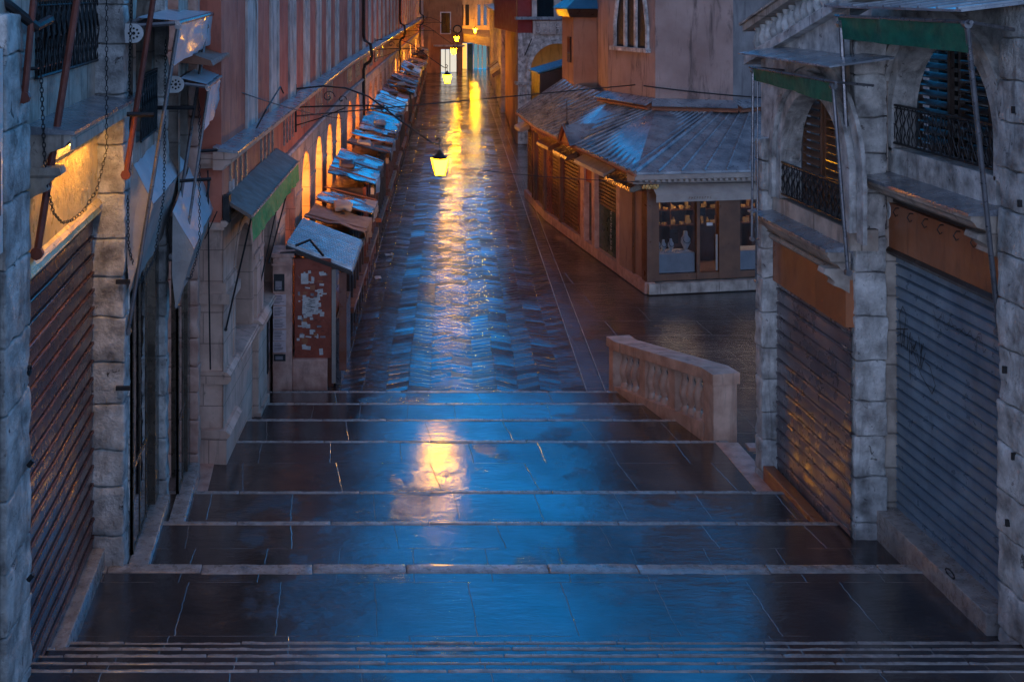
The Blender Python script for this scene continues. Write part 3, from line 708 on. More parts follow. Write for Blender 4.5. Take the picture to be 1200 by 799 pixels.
for k in range(22): ch.append((.05 * k, .035 * math.sin(k * 2.1) + .02 * math.sin(k * 5)))
glyph(gm, Pg, [ch, [(x_ + .03, y_ + .07 * math.cos(i * 1.7)) for i, (x_, y_) in enumerate(ch)]], .006); gm.build('graffiti_scribble', m['ink'], t)
for (u, zz) in ((11.2, 6.3), (11.1, 5.4), (11.35, 3.7), (11.2, 2.9), (11.3, 2.2)): mb = MB(); mb.box(6.71, 6.75, u, u + .018, zz, zz + .07); mb.build('iron_hook', m['iron'], t)
mb = MB(); mb.tube([(6.7 + .0 * q, 12.3 + .09 * math.cos(q), 1.23 + .035 * math.sin(q)) for q in [k * math.pi / 5 for k in range(10)]], .009, 5, True); mb.build('lock_ring', m['iron'], t)
for i_, u in enumerate((12.2, 12.6, 11.9)):
    pass

F2 = Fr(6.35, 0, 0, 1, -1)
t = root('bridge_shop', (6.6, 15.2, .7), 'farther right bridge shop with mauve roller shutter and louvred arched window catching amber light', 'shop', 'stone shops lining the bridge steps')
shutter(F2, 13.92, 16.22, .7, 3.4, .2, 'sh_mid', t, d=.03, ridge=.014)
pillar(t, 6.16, 6.42, 16.22, 16.5, .3, 5.4, 'stone', seed=31, hb=.44, amp=.018)
mb = MB(); mb.rock(6.4, 6.48, 16.2, 16.5, .3, 5.2, .01, .005, .15); mb.build('jamb', m['stone2'], t, True)
mb = MB(); F2.box(mb, 13.92, 16.2, 3.4, 3.98, -.04, .1); mb.build('fascia', m['brown_board'], t)
mb = MB(); F2.prof(mb, 13.92, 16.24, [(.1, 3.98), (-.06, 3.98), (-.1, 4.02), (-.07, 4.06), (-.13, 4.1), (.1, 4.1)]); mb.build('fascia_moulding', m['stone2'], t)
ledge(F2, 13.88, 16.42, 4.36, .3, t, .26, 'stone2'); corbel(F2, 13.9, 14.08, 4.12, t)
mb = MB(); F2.box(mb, 13.8, 16.2, 4.36, 4.62, -.04, .3); mb.build('window_sill', m['stone2'], t)
zt = lambda u: 6.7 + .28 * (16.1 - u)
F2.arch_wall(mb := MB(), 13.9, 16.75, 4.3, 6.32, [(14.95, .96, 5.2, 4.6)], .24)
F2.prof(mb, 0, 0, [(0, 0), (0, .001), (.1, .001)]) if False else None
V = [F2.p(13.9, 6.32), F2.p(16.75, 6.32), F2.p(16.75, zt(16.75)), F2.p(13.9, zt(13.9))]; mb.add(V, [(0, 1, 2, 3)])
V = [F2.p(16.75, 4.3, 0), F2.p(16.75, 4.3, .5), F2.p(16.75, zt(16.75), .5), F2.p(16.75, zt(16.75), 0)]; mb.add(V, [(0, 1, 2, 3)])
mb.build('upper_wall', m['stone'], t)
mb = MB(); F2.archivolt(mb, 14.95, .96, 5.2, 4.6, .15, .05); F2.archivolt(mb, 14.95, 1.14, 5.2, 4.6, .12, .1); F2.archivolt(mb, 14.95, 1.32, 5.2, 4.5, .16, .04); mb.build('arch_moulding', m['stone'], t, True)
mb = MB(); F2.box(mb, 13.9, 16.0, 4.6, 6.25, .41, .45); mb.build('window', m['glass'], t)
louvres(F2, 13.95, 14.62, 4.62, 6.25, t, .29, 'mid_wood'); louvres(F2, 14.64, 15.26, 4.62, 6.25, t, .31, 'mid_wood'); louvres(F2, 15.28, 15.95, 4.62, 6.25, t, .29, 'mid_wood')
railing(F2, 14.0, 15.92, 4.68, 5.12, t, -.03, 22)
a = bpy.data.objects.new('awning', None); col.objects.link(a); a.parent = t
mb = MB(); cloth_quad(mb, (5.85, 13.2, 6.45), (5.85, 15.8, 6.45), (5.88, 15.75, 6.27), (5.87, 13.25, 6.2), 20, 5, .045); mb.build('valance', m['green_cloth'], a, True)
mb = MB(); mb.tube([(5.85, 13.15, 6.45), (5.85, 15.85, 6.45)], .02, 6); mb.tube([(5.85, 13.2, 6.45), (6.35, 13.3, 6.4)], .018, 6); mb.tube([(5.85, 15.8, 6.45), (6.35, 15.8, 6.4)], .018, 6); mb.build('roller_frame', m['steel'], a, True)
mb = MB(); mb.hexa([(5.75, 13.1, 6.62), (6.5, 13.1, 6.72), (6.5, 16.0, 6.72), (5.75, 16.0, 6.62), (5.75, 13.1, 6.64), (6.5, 13.1, 6.75), (6.5, 16.0, 6.75), (5.75, 16.0, 6.64)]); mb.build('rain_cover', m['lead'], t)
pole(a, (6.1, 13.4, 4.2), (5.86, 13.25, 6.4), .024); pole(a, (5.9, 15.9, 4.05), (5.86, 15.75, 6.4), .018); pole(a, (6.05, 16.15, 3.4), (6.0, 16.0, 4.4), .014); pole(a, (5.98, 15.9, 4.05), (5.94, 15.8, 6.4), .01)
mb = MB(); mb.rock(6.17, 6.33, 13.9, 16.2, .3, .77, .01, .004, .15); mb.build('threshold', m['brown_board'], t, True)
# roof balustrade climbing with the bridge
rp = MB()
def slopebox(mb, x0, x1, ya, yb, off0, off1):
    mb.hexa([(x0, ya, zt(ya) + off0), (x1, ya, zt(ya) + off0), (x1, yb, zt(yb) + off0), (x0, yb, zt(yb) + off0), (x0, ya, zt(ya) + off1), (x1, ya, zt(ya) + off1), (x1, yb, zt(yb) + off1), (x0, yb, zt(yb) + off1)])
slopebox(rp, 6.22, 6.62, 12.6, 17.1, -.02, .1); slopebox(rp, 6.26, 6.56, 12.6, 17.05, .1, .14)
bo = rp.build('parapet_base', m['stone'], t)
rp = MB(); slopebox(rp, 6.24, 6.58, 12.4, 17.2, .5, .6); slopebox(rp, 6.2, 6.62, 12.4, 17.25, .6, .63); rp.build('parapet_rail', m['stone2'], t)
BAL = [(.055, 0), (.06, .03), (.035, .06), (.07, .13), (.078, .17), (.06, .23), (.035, .29), (.055, .33), (.06, .36)]
for k in range(15):
    mb = MB(); y_ = 17.0 - k * .21; mb.lathe((6.4, y_, zt(y_) + .12), [(r * .95, z * 1.08) for r, z in BAL], 10); mb.build('baluster', m['stone'], t, True)

# ------------------------------------------------------------------ small balustrade at the foot of the steps
t = root('stone_balustrade', (5.8, 19.3, 0), 'pinkish stone balustrade with three baluster panels beside the lowest steps', 'balustrade')
B0, B1 = Vector((5.96, 17.66)), Vector((5.24, 21.35)); fb = Fr(B0.x, B0.y, B1.x - B0.x, B1.y - B0.y, -1); LB = (B1 - B0).length
zc = lambda u: 1.58 - max(0, min(1, (u - .32) / (LB - .62))) * .54      # coping top
zg = lambda u: max(0, .56 - u / LB * .56)
def slab(mb, u0, u1, za0, za1, zb0, zb1, d0, d1):
    mb.hexa([fb.p(u0, za0, d0), fb.p(u1, za1, d0), fb.p(u1, za1, d1), fb.p(u0, za0, d1), fb.p(u0, zb0, d0), fb.p(u1, zb1, d0), fb.p(u1, zb1, d1), fb.p(u0, zb0, d1)])
cs = MB()
us = [-.03, .3, .34, LB - .28, LB - .24, LB + .03]
for a_, b_ in zip(us, us[1:]): slab(cs, a_, b_, zc(a_) - .17, zc(b_) - .17, zc(a_), zc(b_), -.03, .43)
cp = cs.build('coping', m['balus'], t)
mb = MB(); mb.rock(0, .3, 0, .4, .3, 1.408, .012, .004, .1, fr=None)
mb.v = [fb.p(v.x, v.z, v.y) for v in mb.v]; mb.build('end_pier', m['balus'], t, True)
mb = MB(); slab(mb, LB - .16, LB, -.1, -.1, .88, .87, .01, .2); mb.build('end_pier', m['balus'], t)
mb = MB(); slab(mb, .3, LB - .26, .2, -.1, .72, .2, -.01, .41); mb.build('plinth', m['balus'], t)
pw = (LB - .56) / 3
for k in range(1, 3):
    u = .3 + pw * k; mb = MB(); slab(mb, u - .1, u + .1, zg(u), zg(u), zc(u - .1) - .16, zc(u + .1) - .16, .02, .2); mb.build('middle_post', m['balus'], t)
for k in range(3):
    for j in range(4):
        u = .3 + pw * k + (.12 if k else .03) + (pw - .16) * (j + .5) / 4
        zb_ = .72 - (u - .3) / (LB - .56) * .52; zt_ = zc(u) - .17; hh = zt_ - zb_ + .02
        mb = MB(); c = fb.p(u, zb_ - .01, .12)
        mb.lathe(c, [(r * 1.12, z / .36 * hh) for r, z in BAL], 12); mb.build('baluster', m['balus'], t, True)

# ------------------------------------------------------------------ left arcaded building
WY = [(16.8, -1.55), (38.0, .57), (124.0, 11.06)]
def wallX(Y):
    for (a, xa), (b, xb) in zip(WY, WY[1:]):
        if Y <= b or b == WY[-1][0]: return xa + (xb - xa) * (Y - a) / (b - a)
FA = Fr(-1.55, 16.8, 2.12, 21.2, 1); LA = math.hypot(2.12, 21.2)
FBb = Fr(.57, 38.0, 10.49, 86.0, 1); LBb = math.hypot(10.49, 86)
t = root('arcaded_palace', (-1.8, 30, 0), 'long red arcaded palace with pale pilaster strips running down the left of the street', 'building')
ST = 3.0; TOPZ = 14.8; ZL = 5.15
for fi, (f, L, n0) in enumerate(((FA, LA, 0), (FBb, LBb, 1))):
    ops = []
    if fi == 0:
        us_ = [1.7 + 2.8 * k for k in range(7)]
        ops = [(u, .78, 2.95, 1.85 if k < 2 else (.3)) for k, u in enumerate(us_)]
    else:
        us_ = [1.2 + 2.8 * k for k in range(31)]
        ops = [(u, .85, 2.9, .2) for u in us_ if u < L - 1]
    mb = MB(); f.arch_wall(mb, 0, L, -.2, 4.05, ops, .55, 12)
    mb.build('arcade_wall', m['stone_warm'], t)
    mb = MB(); f.box(mb, 0, L, 4.05, ZL - .2, 0.02, .5); mb.build('frieze_wall', m['red_plaster'], t)
    mb = MB(); f.prof(mb, -.1 if fi == 0 else 0, L, [(0.02, 4.05), (-.06, 4.05), (-.09, 4.1), (-.04, 4.14), (.02, 4.14)]); mb.build('string_moulding', m['stone_warm'], t)
    mb = MB()
    for k, op in enumerate(ops[:14 if fi else 9]): f.archivolt(mb, op[0], .79 if fi == 0 else .86, op[2], op[3], .12, .018, 12)
    mb.build('arch_moulding', m['stone_warm'], t, True)
    # impost blocks, sill mouldings and plinths, pier by pier
    for k, u in enumerate(us_):
        uu = u + 1.4
        if uu + .5 > L: break
        mb = MB(); f.box(mb, uu - .5, uu + .5, 2.78, 2.95, -.025, .3); f.box(mb, uu - .52, uu + .52, 2.95, 3.02, -.045, .3); mb.build('impost', m['stone_warm'], t)
        mb = MB(); f.box(mb, uu - .54, uu + .54, -.2, .45, -.03, .3); mb.build('pier_plinth', m['stone_warm'], t)
    if fi == 0:
        for k in range(2):
            u = us_[k]; mb = MB(); f.prof(mb, u - .85, u + .85, [(.3, 1.75), (-.1, 1.75), (-.14, 1.81), (-.1, 1.87), (.3, 1.9)]); mb.build('bay_sill', m['stone_warm'], t)
        for u0_ in (2.62, 5.42):
            mb = MB(); f.box(mb, u0_, u0_ + .9, -.2, 1.72, -.1, .3); f.prof(mb, u0_ - .04, u0_ + .94, [(.3, 1.7), (-.12, 1.7), (-.19, 1.77), (-.19, 1.84), (-.1, 1.92), (.3, 1.92)]); f.box(mb, u0_ - .03, u0_ + .93, -.2, .35, -.15, .3); mb.build('pedestal', m['stone_warm'], t)
            mb = MB(); f.box(mb, u0_ + .12, u0_ + .8, 1.9, 2.8, -.055, .3); mb.build('pilaster', m['stone_warm'], t)
        for u0_ in (0,):
            mb = MB(); f.prof(mb, u0_ - .02, u0_ + .9, [(.5, 1.72), (-.06, 1.72), (-.12, 1.78), (-.12, 1.84), (-.05, 1.9), (.5, 1.9)]); mb.build('pier_moulding', m['stone_warm'], t)
        mb = MB(); f.box(mb, -.06, .92, .0, .95, -.06, .6); f.prof(mb, -.08, .94, [(.5, .95), (-.08, .95), (-.12, 1.0), (-.05, 1.06), (.5, 1.06)]); mb.build('corner_plinth', m['stone_warm'], t)
        mb = MB(); f.box(mb, -.03, .9, 2.9, 3.05, -.1, .6); f.box(mb, 0, .9, 3.05, 3.2, -.04, .6); mb.build('corner_capital', m['stone_warm'], t)
    # ledge
    mb = MB(); f.prof(mb, -.28 if fi == 0 else -.03, L, [(.1, ZL - .24), (-.05, ZL - .24), (-.08, ZL - .18), (-.16, ZL - .14), (-.17, ZL - .08), (-.25, ZL - .04), (-.25, ZL), (.1, ZL + .03)]); o = mb.build('string_cornice', m['stone_warm'], t)
    mb = MB(); f.prof(mb, -.28 if fi == 0 else -.03, L, [(.1, ZL + .035), (-.26, ZL + .003), (-.27, ZL + .003), (-.27, ZL + .03), (-.1, ZL + .06), (.1, ZL + .1)]); mb.build('lead_cover', m['lead'], o)
    # upper wall: red plaster panels and pale strips
    mb = MB(); f.box(mb, 0, L, ZL + .0, TOPZ, .03, .5); mb.build('upper_wall', m['red_plaster'], t)
    k = 0
    for kk in range(100):
        u = (2.1 + kk * 2.62) if fi == 0 else (.9 + kk * 2.7)
        if u + 1 > L or kk > 33: break
        mb = MB(); f.box(mb, u, u + 1.0, ZL + .05, TOPZ - .5, .012, .04)
        f.box(mb, u - .05, u + .09, ZL + .05, TOPZ - .5, -.012, .035); f.box(mb, u + .88, u + 1.02, ZL + .05, TOPZ - .5, -.012, .035)
        mb.build('pilaster_strip', m['strip'], t)
    mb = MB(); f.prof(mb, -.2, L, [(.1, TOPZ - .3), (-.1, TOPZ - .3), (-.2, TOPZ - .15), (-.3, TOPZ), (.1, TOPZ + .1)]); mb.build('eaves_cornice', m['stone_warm'], t)
    kk = 0; u = .6
    while u < L - .5 and kk < 24:
        mb = MB(); f.box(mb, u, u + .07, 4.35, ZL - .26, -.012, .02); mb.build('frieze_strip', m['nosing'], t); kk += 1
        u += .45 if kk % 4 else 1.6
# end wall facing the steps, interior wall and vault, roof
EX0 = -7
mb = MB(); mb.box(EX0, -1.56, 16.85, 17.3, 0, 4.1); mb.build('end_wall_base', m['stone_warm'], t)
mb = MB(); mb.box(EX0, -1.58, 16.83, 17.3, 4.1, ZL - .2); mb.box(EX0, -1.6, 16.95, 17.4, ZL, TOPZ); mb.build('end_wall', m['red_plaster'], t)
mb = MB(); mb.box(EX0, -1.53, 16.6, 16.95, ZL - .16, ZL - .02); mb.box(EX0, -1.5, 16.68, 16.9, ZL - .24, ZL - .162); mb.box(EX0, -1.53, 16.74, 16.95, 4.0, 4.1); mb.build('end_cornice', m['stone_warm'], t)
for x_ in (-1.95, -2.6):
    mb = MB(); mb.box(x_ - .32, x_ + .02, 16.86, 16.96, ZL, TOPZ - .4); mb.build('pilaster_strip', m['red_plaster'], t)
mb = MB()
mb.add([(-4.9, 17.3, -.1), (-2.9, 38, -.1), (7.6, 124, -.1), (7.6, 124, 4.2), (-2.9, 38, 4.2), (-4.9, 17.3, 4.2)], [(0, 1, 4, 5), (1, 2, 3, 4)])
mb.add([(-4.9, 17.3, 4.1), (-2.1, 17.3, 4.1), (.05, 38, 4.1), (-2.9, 38, 4.1), (10.5, 124, 4.1), (7.6, 124, 4.1)], [(0, 1, 2, 3), (3, 2, 4, 5)])
mb.build('arcade_inner_wall', m['inner'], t)
mb = MB(); mb.add([(-7, 16.9, TOPZ), (-1.5, 16.9, TOPZ), (.6, 38, TOPZ), (11, 124, TOPZ), (4, 124, TOPZ), (-6, 38, TOPZ)], [(0, 1, 2, 5), (5, 2, 3, 4)]); mb.build('roof', m['tile'], t)
# infill of the first two bays: dark recess above the sill
for k in range(2):
    u = 1.7 + 2.8 * k
    mb = MB(); FA.box(mb, u - .8, u + .8, 1.85, 3.8, .42, .46); mb.build('bay_panel', m['dark_wood'], t)
    mb = MB(); FA.box(mb, u - .6, u + .5, 1.95, 2.9, .37, .41); mb.build('bay_window', m['glass'], t)
mb = MB(); FA.box(mb, 4.1, 4.75, .5, 1.5, -.03, .0); fr_ = mb.build('notice_frame', m['iron'], t)
mb = MB(); FA.box(mb, 4.16, 4.69, .56, 1.44, -.04, -.031); mb.build('notice_glass', m['glass'], fr_)
# downpipes
for yy in (44.0, 67.5, 96.0):
    u = (yy - 38) * L / 86 if False else (yy - 38) / 86 * LBb
    mb = MB(); P = lambda z_, d_: FBb.p(u, z_, d_)
    mb.tube([P(TOPZ - .2, -.06), P(5.75, -.06), P(5.6, -.1), P(5.45, -.32), P(5.0, -.38), P(4.8, -.3), P(4.65, -.1), P(4.5, -.06), P(.3, -.06)], .065, 8)
    mb.build('downpipe', m['dark_wood'], t, True)
# small wall plate, junction box, tie rods
mb = MB(); FA.box(mb, .55, .85, 4.3, 4.6, -.012, .02); mb.build('wall_plate', m['paper'], t)
mb = MB(); FA.box(mb, -.05, .1, 4.1, 4.5, -.1, .0); mb.build('junction_box', m['iron'], t)
mb = MB(); mb.tube([FA.p(2.3, 5.18, -.1), FA.p(2.5, 5.5, -.25), FA.p(4.2, 5.75, -.25), FA.p(4.25, 5.62, -.3)], .015, 5); mb.build('tie_rod', m['iron'], t)
mb = MB()
mb.tube([(-1.75, 16.55, 4.9), (-1.74, 16.6, 3.2), (-1.72, 16.6, 2.0)], .012, 5); mb.tube([(-1.75, 16.58, 4.6), (-1.9, 16.6, 4.2), (-1.8, 16.58, 3.9), (-1.62, 16.6, 4.3)], .01, 5)
mb.build('cable_loop', m['iron'], t)
# green awning over the first bay
a = bpy.data.objects.new('awning', None); col.objects.link(a); a.parent = t
mb = MB(); mb.hexa([FA.p(0, 4.4, .0), FA.p(5.4, 4.4, 0), FA.p(5.4, 4.15, -.42), FA.p(0, 4.15, -.42), FA.p(0, 4.46, 0), FA.p(5.4, 4.46, 0), FA.p(5.4, 4.21, -.42), FA.p(0, 4.21, -.42)]); mb.build('rain_cover', m['brown_roof'], a)
mb = MB()
mb.tube([FA.p(-.02, 4.2, -.44), FA.p(5.42, 4.2, -.44)], .02, 6); mb.build('edge_trim', m['nosing'], a)
mb = MB(); cloth_quad(mb, FA.p(0, 4.17, -.43), FA.p(5.4, 4.17, -.43), FA.p(5.4, 3.84, -.45), FA.p(0, 3.82, -.45), 40, 4, .05)
mb.build('valance', m['green_bright'], a, True)
pole(a, FA.p(.1, 2.5, -.02), FA.p(.1, 4.15, -.4), .014, 'iron'); pole(a, FA.p(4.3, 2.5, -.02), FA.p(4.9, 4.15, -.4), .014, 'iron'); pole(a, FA.p(3.2, 2.3, -.02), FA.p(3.3, 4.1, -.4), .012, 'iron')
# ceiling lamps inside the arcade
for k in range(24):
    yy = 26.0 + k * (2.81 if k < 9 else 4.2)
    if yy > 112: break
    X_ = wallX(yy) - .85
    lo = root('ceiling_lamp', (X_, yy, 3.3), 'warm globe lamp hanging from the vault inside the left arcade', 'ceiling lamp', 'globe lamps inside the arcade')
    mb = MB(); mb.lathe((X_, yy, 3.2), [(.02, 0), (.08, .04), (.1, .1), (.08, .16), (.03, .2)], 12); mb.build('globe', m['globe_glow'], lo, True)
    mb = MB(); mb.tube([(X_, yy, 3.4), (X_, yy, 4.1)], .012, 5); mb.build('rod', m['iron'], lo)
# poster pier in front of the arcade
t2 = t
mb = MB(); mb.rock(-1.04, -.68, 21.25, 21.9, -.1, 2.55, .012, .005, .12); mb.box(-1.08, -.64, 21.2, 21.95, 2.56, 2.62); mb.box(-1.06, -.66, 21.22, 21.93, 2.4, 2.43)
mb.build('poster_pier', m['pink_stone'], t, True)
mb = MB()
def sheetlet(mb, x, z, w, h, y, tilt=0.):
    c_, s_ = math.cos(tilt), math.sin(tilt)
    mb.add([(x + (a_ * c_ - b_ * s_), y, z + (a_ * s_ + b_ * c_)) for a_, b_ in ((0, 0), (w, 0), (w, h), (0, h))], [(0, 1, 2, 3)])
for k in range(5):
    mb = MB(); sheetlet(mb, -1.03, .78 + k * .22, .24, .2, 21.238 - k * .0005, R.uniform(-.03, .03)); ps = mb.build('poster', m['paper_pink'], t)
    mb = MB()
    for j in range(6): sheetlet(mb, -1.01, .815 + k * .22 + j * .027, R.uniform(.1, .19), .008, 21.232)
    mb.build('poster_print', m['ink'], ps)
for q in ((-1.02, .62, .22, .13, 21.236), (-1.02, 1.92, .2, .32, 21.236)):
    mb = MB(); sheetlet(mb, *q); ps = mb.build('poster', m['ink'], t)
    mb = MB(); sheetlet(mb, q[0] + .03, q[1] + .03, q[2] - .08, q[3] * .5, 21.231); mb.build('poster_print', m['sh_mid'], ps)

# ------------------------------------------------------------------ street lamps
def street_lamp(Y, k, label):
    wx = wallX(Y); sl = .1 if Y < 38 else .122
    L = 3.15; z = 3.72
    n_ = Vector((1, -sl, 0)).normalized()
    B = Vector((wx, Y, 0)); P = lambda a_, z_: B + n_ * a_ + Vector((0, 0, z_))
    t = root('street_lamp', P(L, z), label, 'street lamp', 'bracket lanterns along the street')
    mb = MB(); q = 10 if k < 3 else 5
    mb.tube([P(0, 4.95), P(.7, 4.98), P(1.6, 5.0), P(1.95, 4.97)], .02, 6)                       # lower bar
    mb.tube([P(.0, 5.35), P(.6, 5.42), P(1.1, 5.38), P(1.6, 5.2), P(1.95, 4.95), P(2.3, 4.68), P(2.7, 4.4), P(3.0, 4.2), P(3.12, 4.18), P(3.17, 4.26), P(3.12, 4.32), P(3.07, 4.26)], .02, 6)
    mb.tube([P(0, 4.55), P(.5, 4.7), P(1.1, 4.95)], .014, 6)
    for (ca, cz, r0) in ((.72, 5.18, .15), (1.02, 5.12, .11)):
        mb.tube([P(ca + (r0 - .011 * i) * math.cos(i * .62), cz + (r0 - .011 * i) * math.sin(i * .62)) for i in range(q + 3)], .012, 5)
    mb.tube([P(1.95 + .075 * math.cos(i * math.pi / 4), 4.93 + .075 * math.sin(i * math.pi / 4)) for i in range(8)], .01, 5, True)
    mb.tube([P(L, 4.2), P(L, z + .36)], .012, 5)
    mb.tube([P(0, 4.4), P(0, 5.45)], .022, 6)
    mb.build('bracket', m['iron'], t)
    c = P(L, 0)
    # tapered four-sided lantern
    mb = MB(); w0, w1 = .1, .17
    for (za, zb, a_, b_) in ((z - .2, z + .14, w0, w1),):
        pts = [(c.x + sx_ * a_, c.y + sy_ * a_, za) for sx_, sy_ in ((-1, -1), (1, -1), (1, 1), (-1, 1))] + [(c.x + sx_ * b_, c.y + sy_ * b_, zb) for sx_, sy_ in ((-1, -1), (1, -1), (1, 1), (-1, 1))]
        mb.hexa(pts)
    mb.build('lantern_glass', m['pane_far' if k > 1 else 'pane'], t)
    mb = MB()
    for sx_, sy_ in ((-1, -1), (1, -1), (1, 1), (-1, 1)):
        mb.tube([(c.x + sx_ * (w0 + .004), c.y + sy_ * (w0 + .004), z - .22), (c.x + sx_ * (w1 + .004), c.y + sy_ * (w1 + .004), z + .15)], .008, 4)
    mb.lathe((c.x, c.y, z + .14), [(.165, 0), (.175, .02), (.11, .08), (.08, .1), (.05, .15), (.015, .2)], 8)
    mb.lathe((c.x, c.y, z - .26), [(.02, 0), (.05, .03), (.11, .05), (.11, .062)], 8)
    mb.build('lantern_frame', m['iron'], t)
    return t
for i, (Y, lb) in enumerate(((25.1, 'nearest lit lantern on a scrolled iron bracket over the street'), (49.9, 'second lit lantern from the steps, hung over the wet street'),
        (72.6, 'third lit lantern down the street, before the white-lit shop'), (91.5, 'fourth lit lantern near the street end, below the brown wall window'))):
    street_lamp(Y, i, lb)
t = root('street_lamp', (13.75, 107, 3.8), 'farthest lit lantern hanging beyond the end of the street', 'street lamp', 'bracket lanterns along the street')
mb = MB(); mb.lathe((13.75, 107, 3.6), [(.08, 0), (.16, .36), (.05, .42)], 8); mb.build('lantern_glass', m['lamp_glow'], t)
mb = MB(); mb.tube([(13.75, 107, 4.0), (13.75, 107, 4.9), (13.75, 110, 4.9)], .02, 5); mb.lathe((13.75, 107, 3.98), [(.22, 0), (.1, .14), (.02, .2)], 8); mb.build('bracket', m['iron'], t)

# ------------------------------------------------------------------ stalls along the arcade
ordn = ['first', 'second', 'third', 'fourth', 'fifth', 'sixth', 'seventh', 'eighth', 'ninth', 'tenth', 'eleventh', 'twelfth', 'thirteenth', 'fourteenth', 'fifteenth', 'sixteenth', 'seventeenth', 'eighteenth']
GS = 'market stalls along the arcade'
def stallX(Y): return .16 + .108 * (Y - 21.4)
fs0 = Fr(stallX(21.5), 21.5, .108, 1, 1)      # street front of the stalls
def U(Y): return (Y - 21.5) * math.hypot(.108, 1)
# kiosk with posters
t = root('market_kiosk', (-.3, 22.7, 0), 'small kiosk with peeling poster-covered red end panel and ribbed metal roof', 'kiosk')
mb = MB(); fs0.box(mb, .15, U(24.0), .0, 2.2, .1, .72); mb.build('body', m['red_wood'], t)
mb = MB(); mb.rock(-.68, -.02, 21.46, 21.95, -.05, .58, .012, .004, .1); mb.build('plinth', m['pink_stone'], t, True)
mb = MB(); mb.box(-.64, .05, 21.55, 21.64, .58, 2.45); pn = mb.build('poster_panel', m['poster_red'], t)
sl = [(R.uniform(-.62, -.12), .75 + R.random() ** .8 * 1.45, R.uniform(.03, .12), R.uniform(.02, .09), 21.548 - k * .0002, R.uniform(-.15, .15)) for k in range(70)]
sl += [(-.5, 1.42, .3, .3, 21.533, -.05), (-.52, 1.98, .14, .2, 21.534, 0), (-.17, .64, .07, .12, 21.534, .08), (-.5, .75, .16, .07, 21.5335, -.1)]
for k, q in enumerate(sl):
    mb = MB(); sheetlet(mb, *q); st_ = mb.build('sticker', m['paper' if k % 3 or k > 69 else ('sh_mid' if k % 2 else 'brown_board')], pn)
mb = MB()
for k in range(16): sheetlet(mb, R.uniform(-.48, -.3), 1.46 + k * .015, R.uniform(.04, .1), .008, 21.53, -.05)
for k in range(30): sheetlet(mb, R.uniform(-.6, -.12), R.uniform(.95, 2.0), R.uniform(.02, .05), .008, 21.53)
mb.build('sticker_print', m['ink'], pn)
mb = MB(); ra, rb = (2.62, 2.2)
fs0.prof(mb, -.02, U(24.05), [(.98, 2.6), (-.3 + .02, 2.16), (-.28, 2.23), (.98, 2.68)]); rf = mb.build('roof_frame', m['dark_wood'], t)
mb = MB()
for k in range(17):
    u = .06 + k * (U(24.0) - .14) / 17; w = (U(24.0) - .14) / 17
    mb.hexa([fs0.p(u, 2.675, .97), fs0.p(u + w * .55, 2.675, .97), fs0.p(u + w * .55, 2.235, -.27), fs0.p(u, 2.235, -.27), fs0.p(u + .015, 2.75, .97), fs0.p(u + w * .5, 2.75, .97), fs0.p(u + w * .5, 2.31, -.27), fs0.p(u + .015, 2.31, -.27)])
mb.build('roof_ribs', m['corr'], rf)
mb = MB(); mb.box(.06, .14, 21.55, 21.7, .1, 2.25); mb.build('corner_board', m['white_cloth'], t)
mb = MB(); mb.box(.2, .34, 21.52, 21.66, .35, 2.2); mb.build('corner_post', m['red_wood'], t)
mb = MB(); fs0.box(mb, .3, 2.3, .0, 1.25, -.04, .06); mb.build('leaning_board', m['steel'], t)
mb = MB(); mb.tube([(-.62, 21.3, 2.75), (-.35, 21.35, 2.85), (-.1, 21.6, 2.5)], .025, 6); mb.tube([(-.9, 21.3, 2.6), (-.6, 21.3, 2.62)], .04, 6); mb.build('hoist_bracket', m['iron'], t)
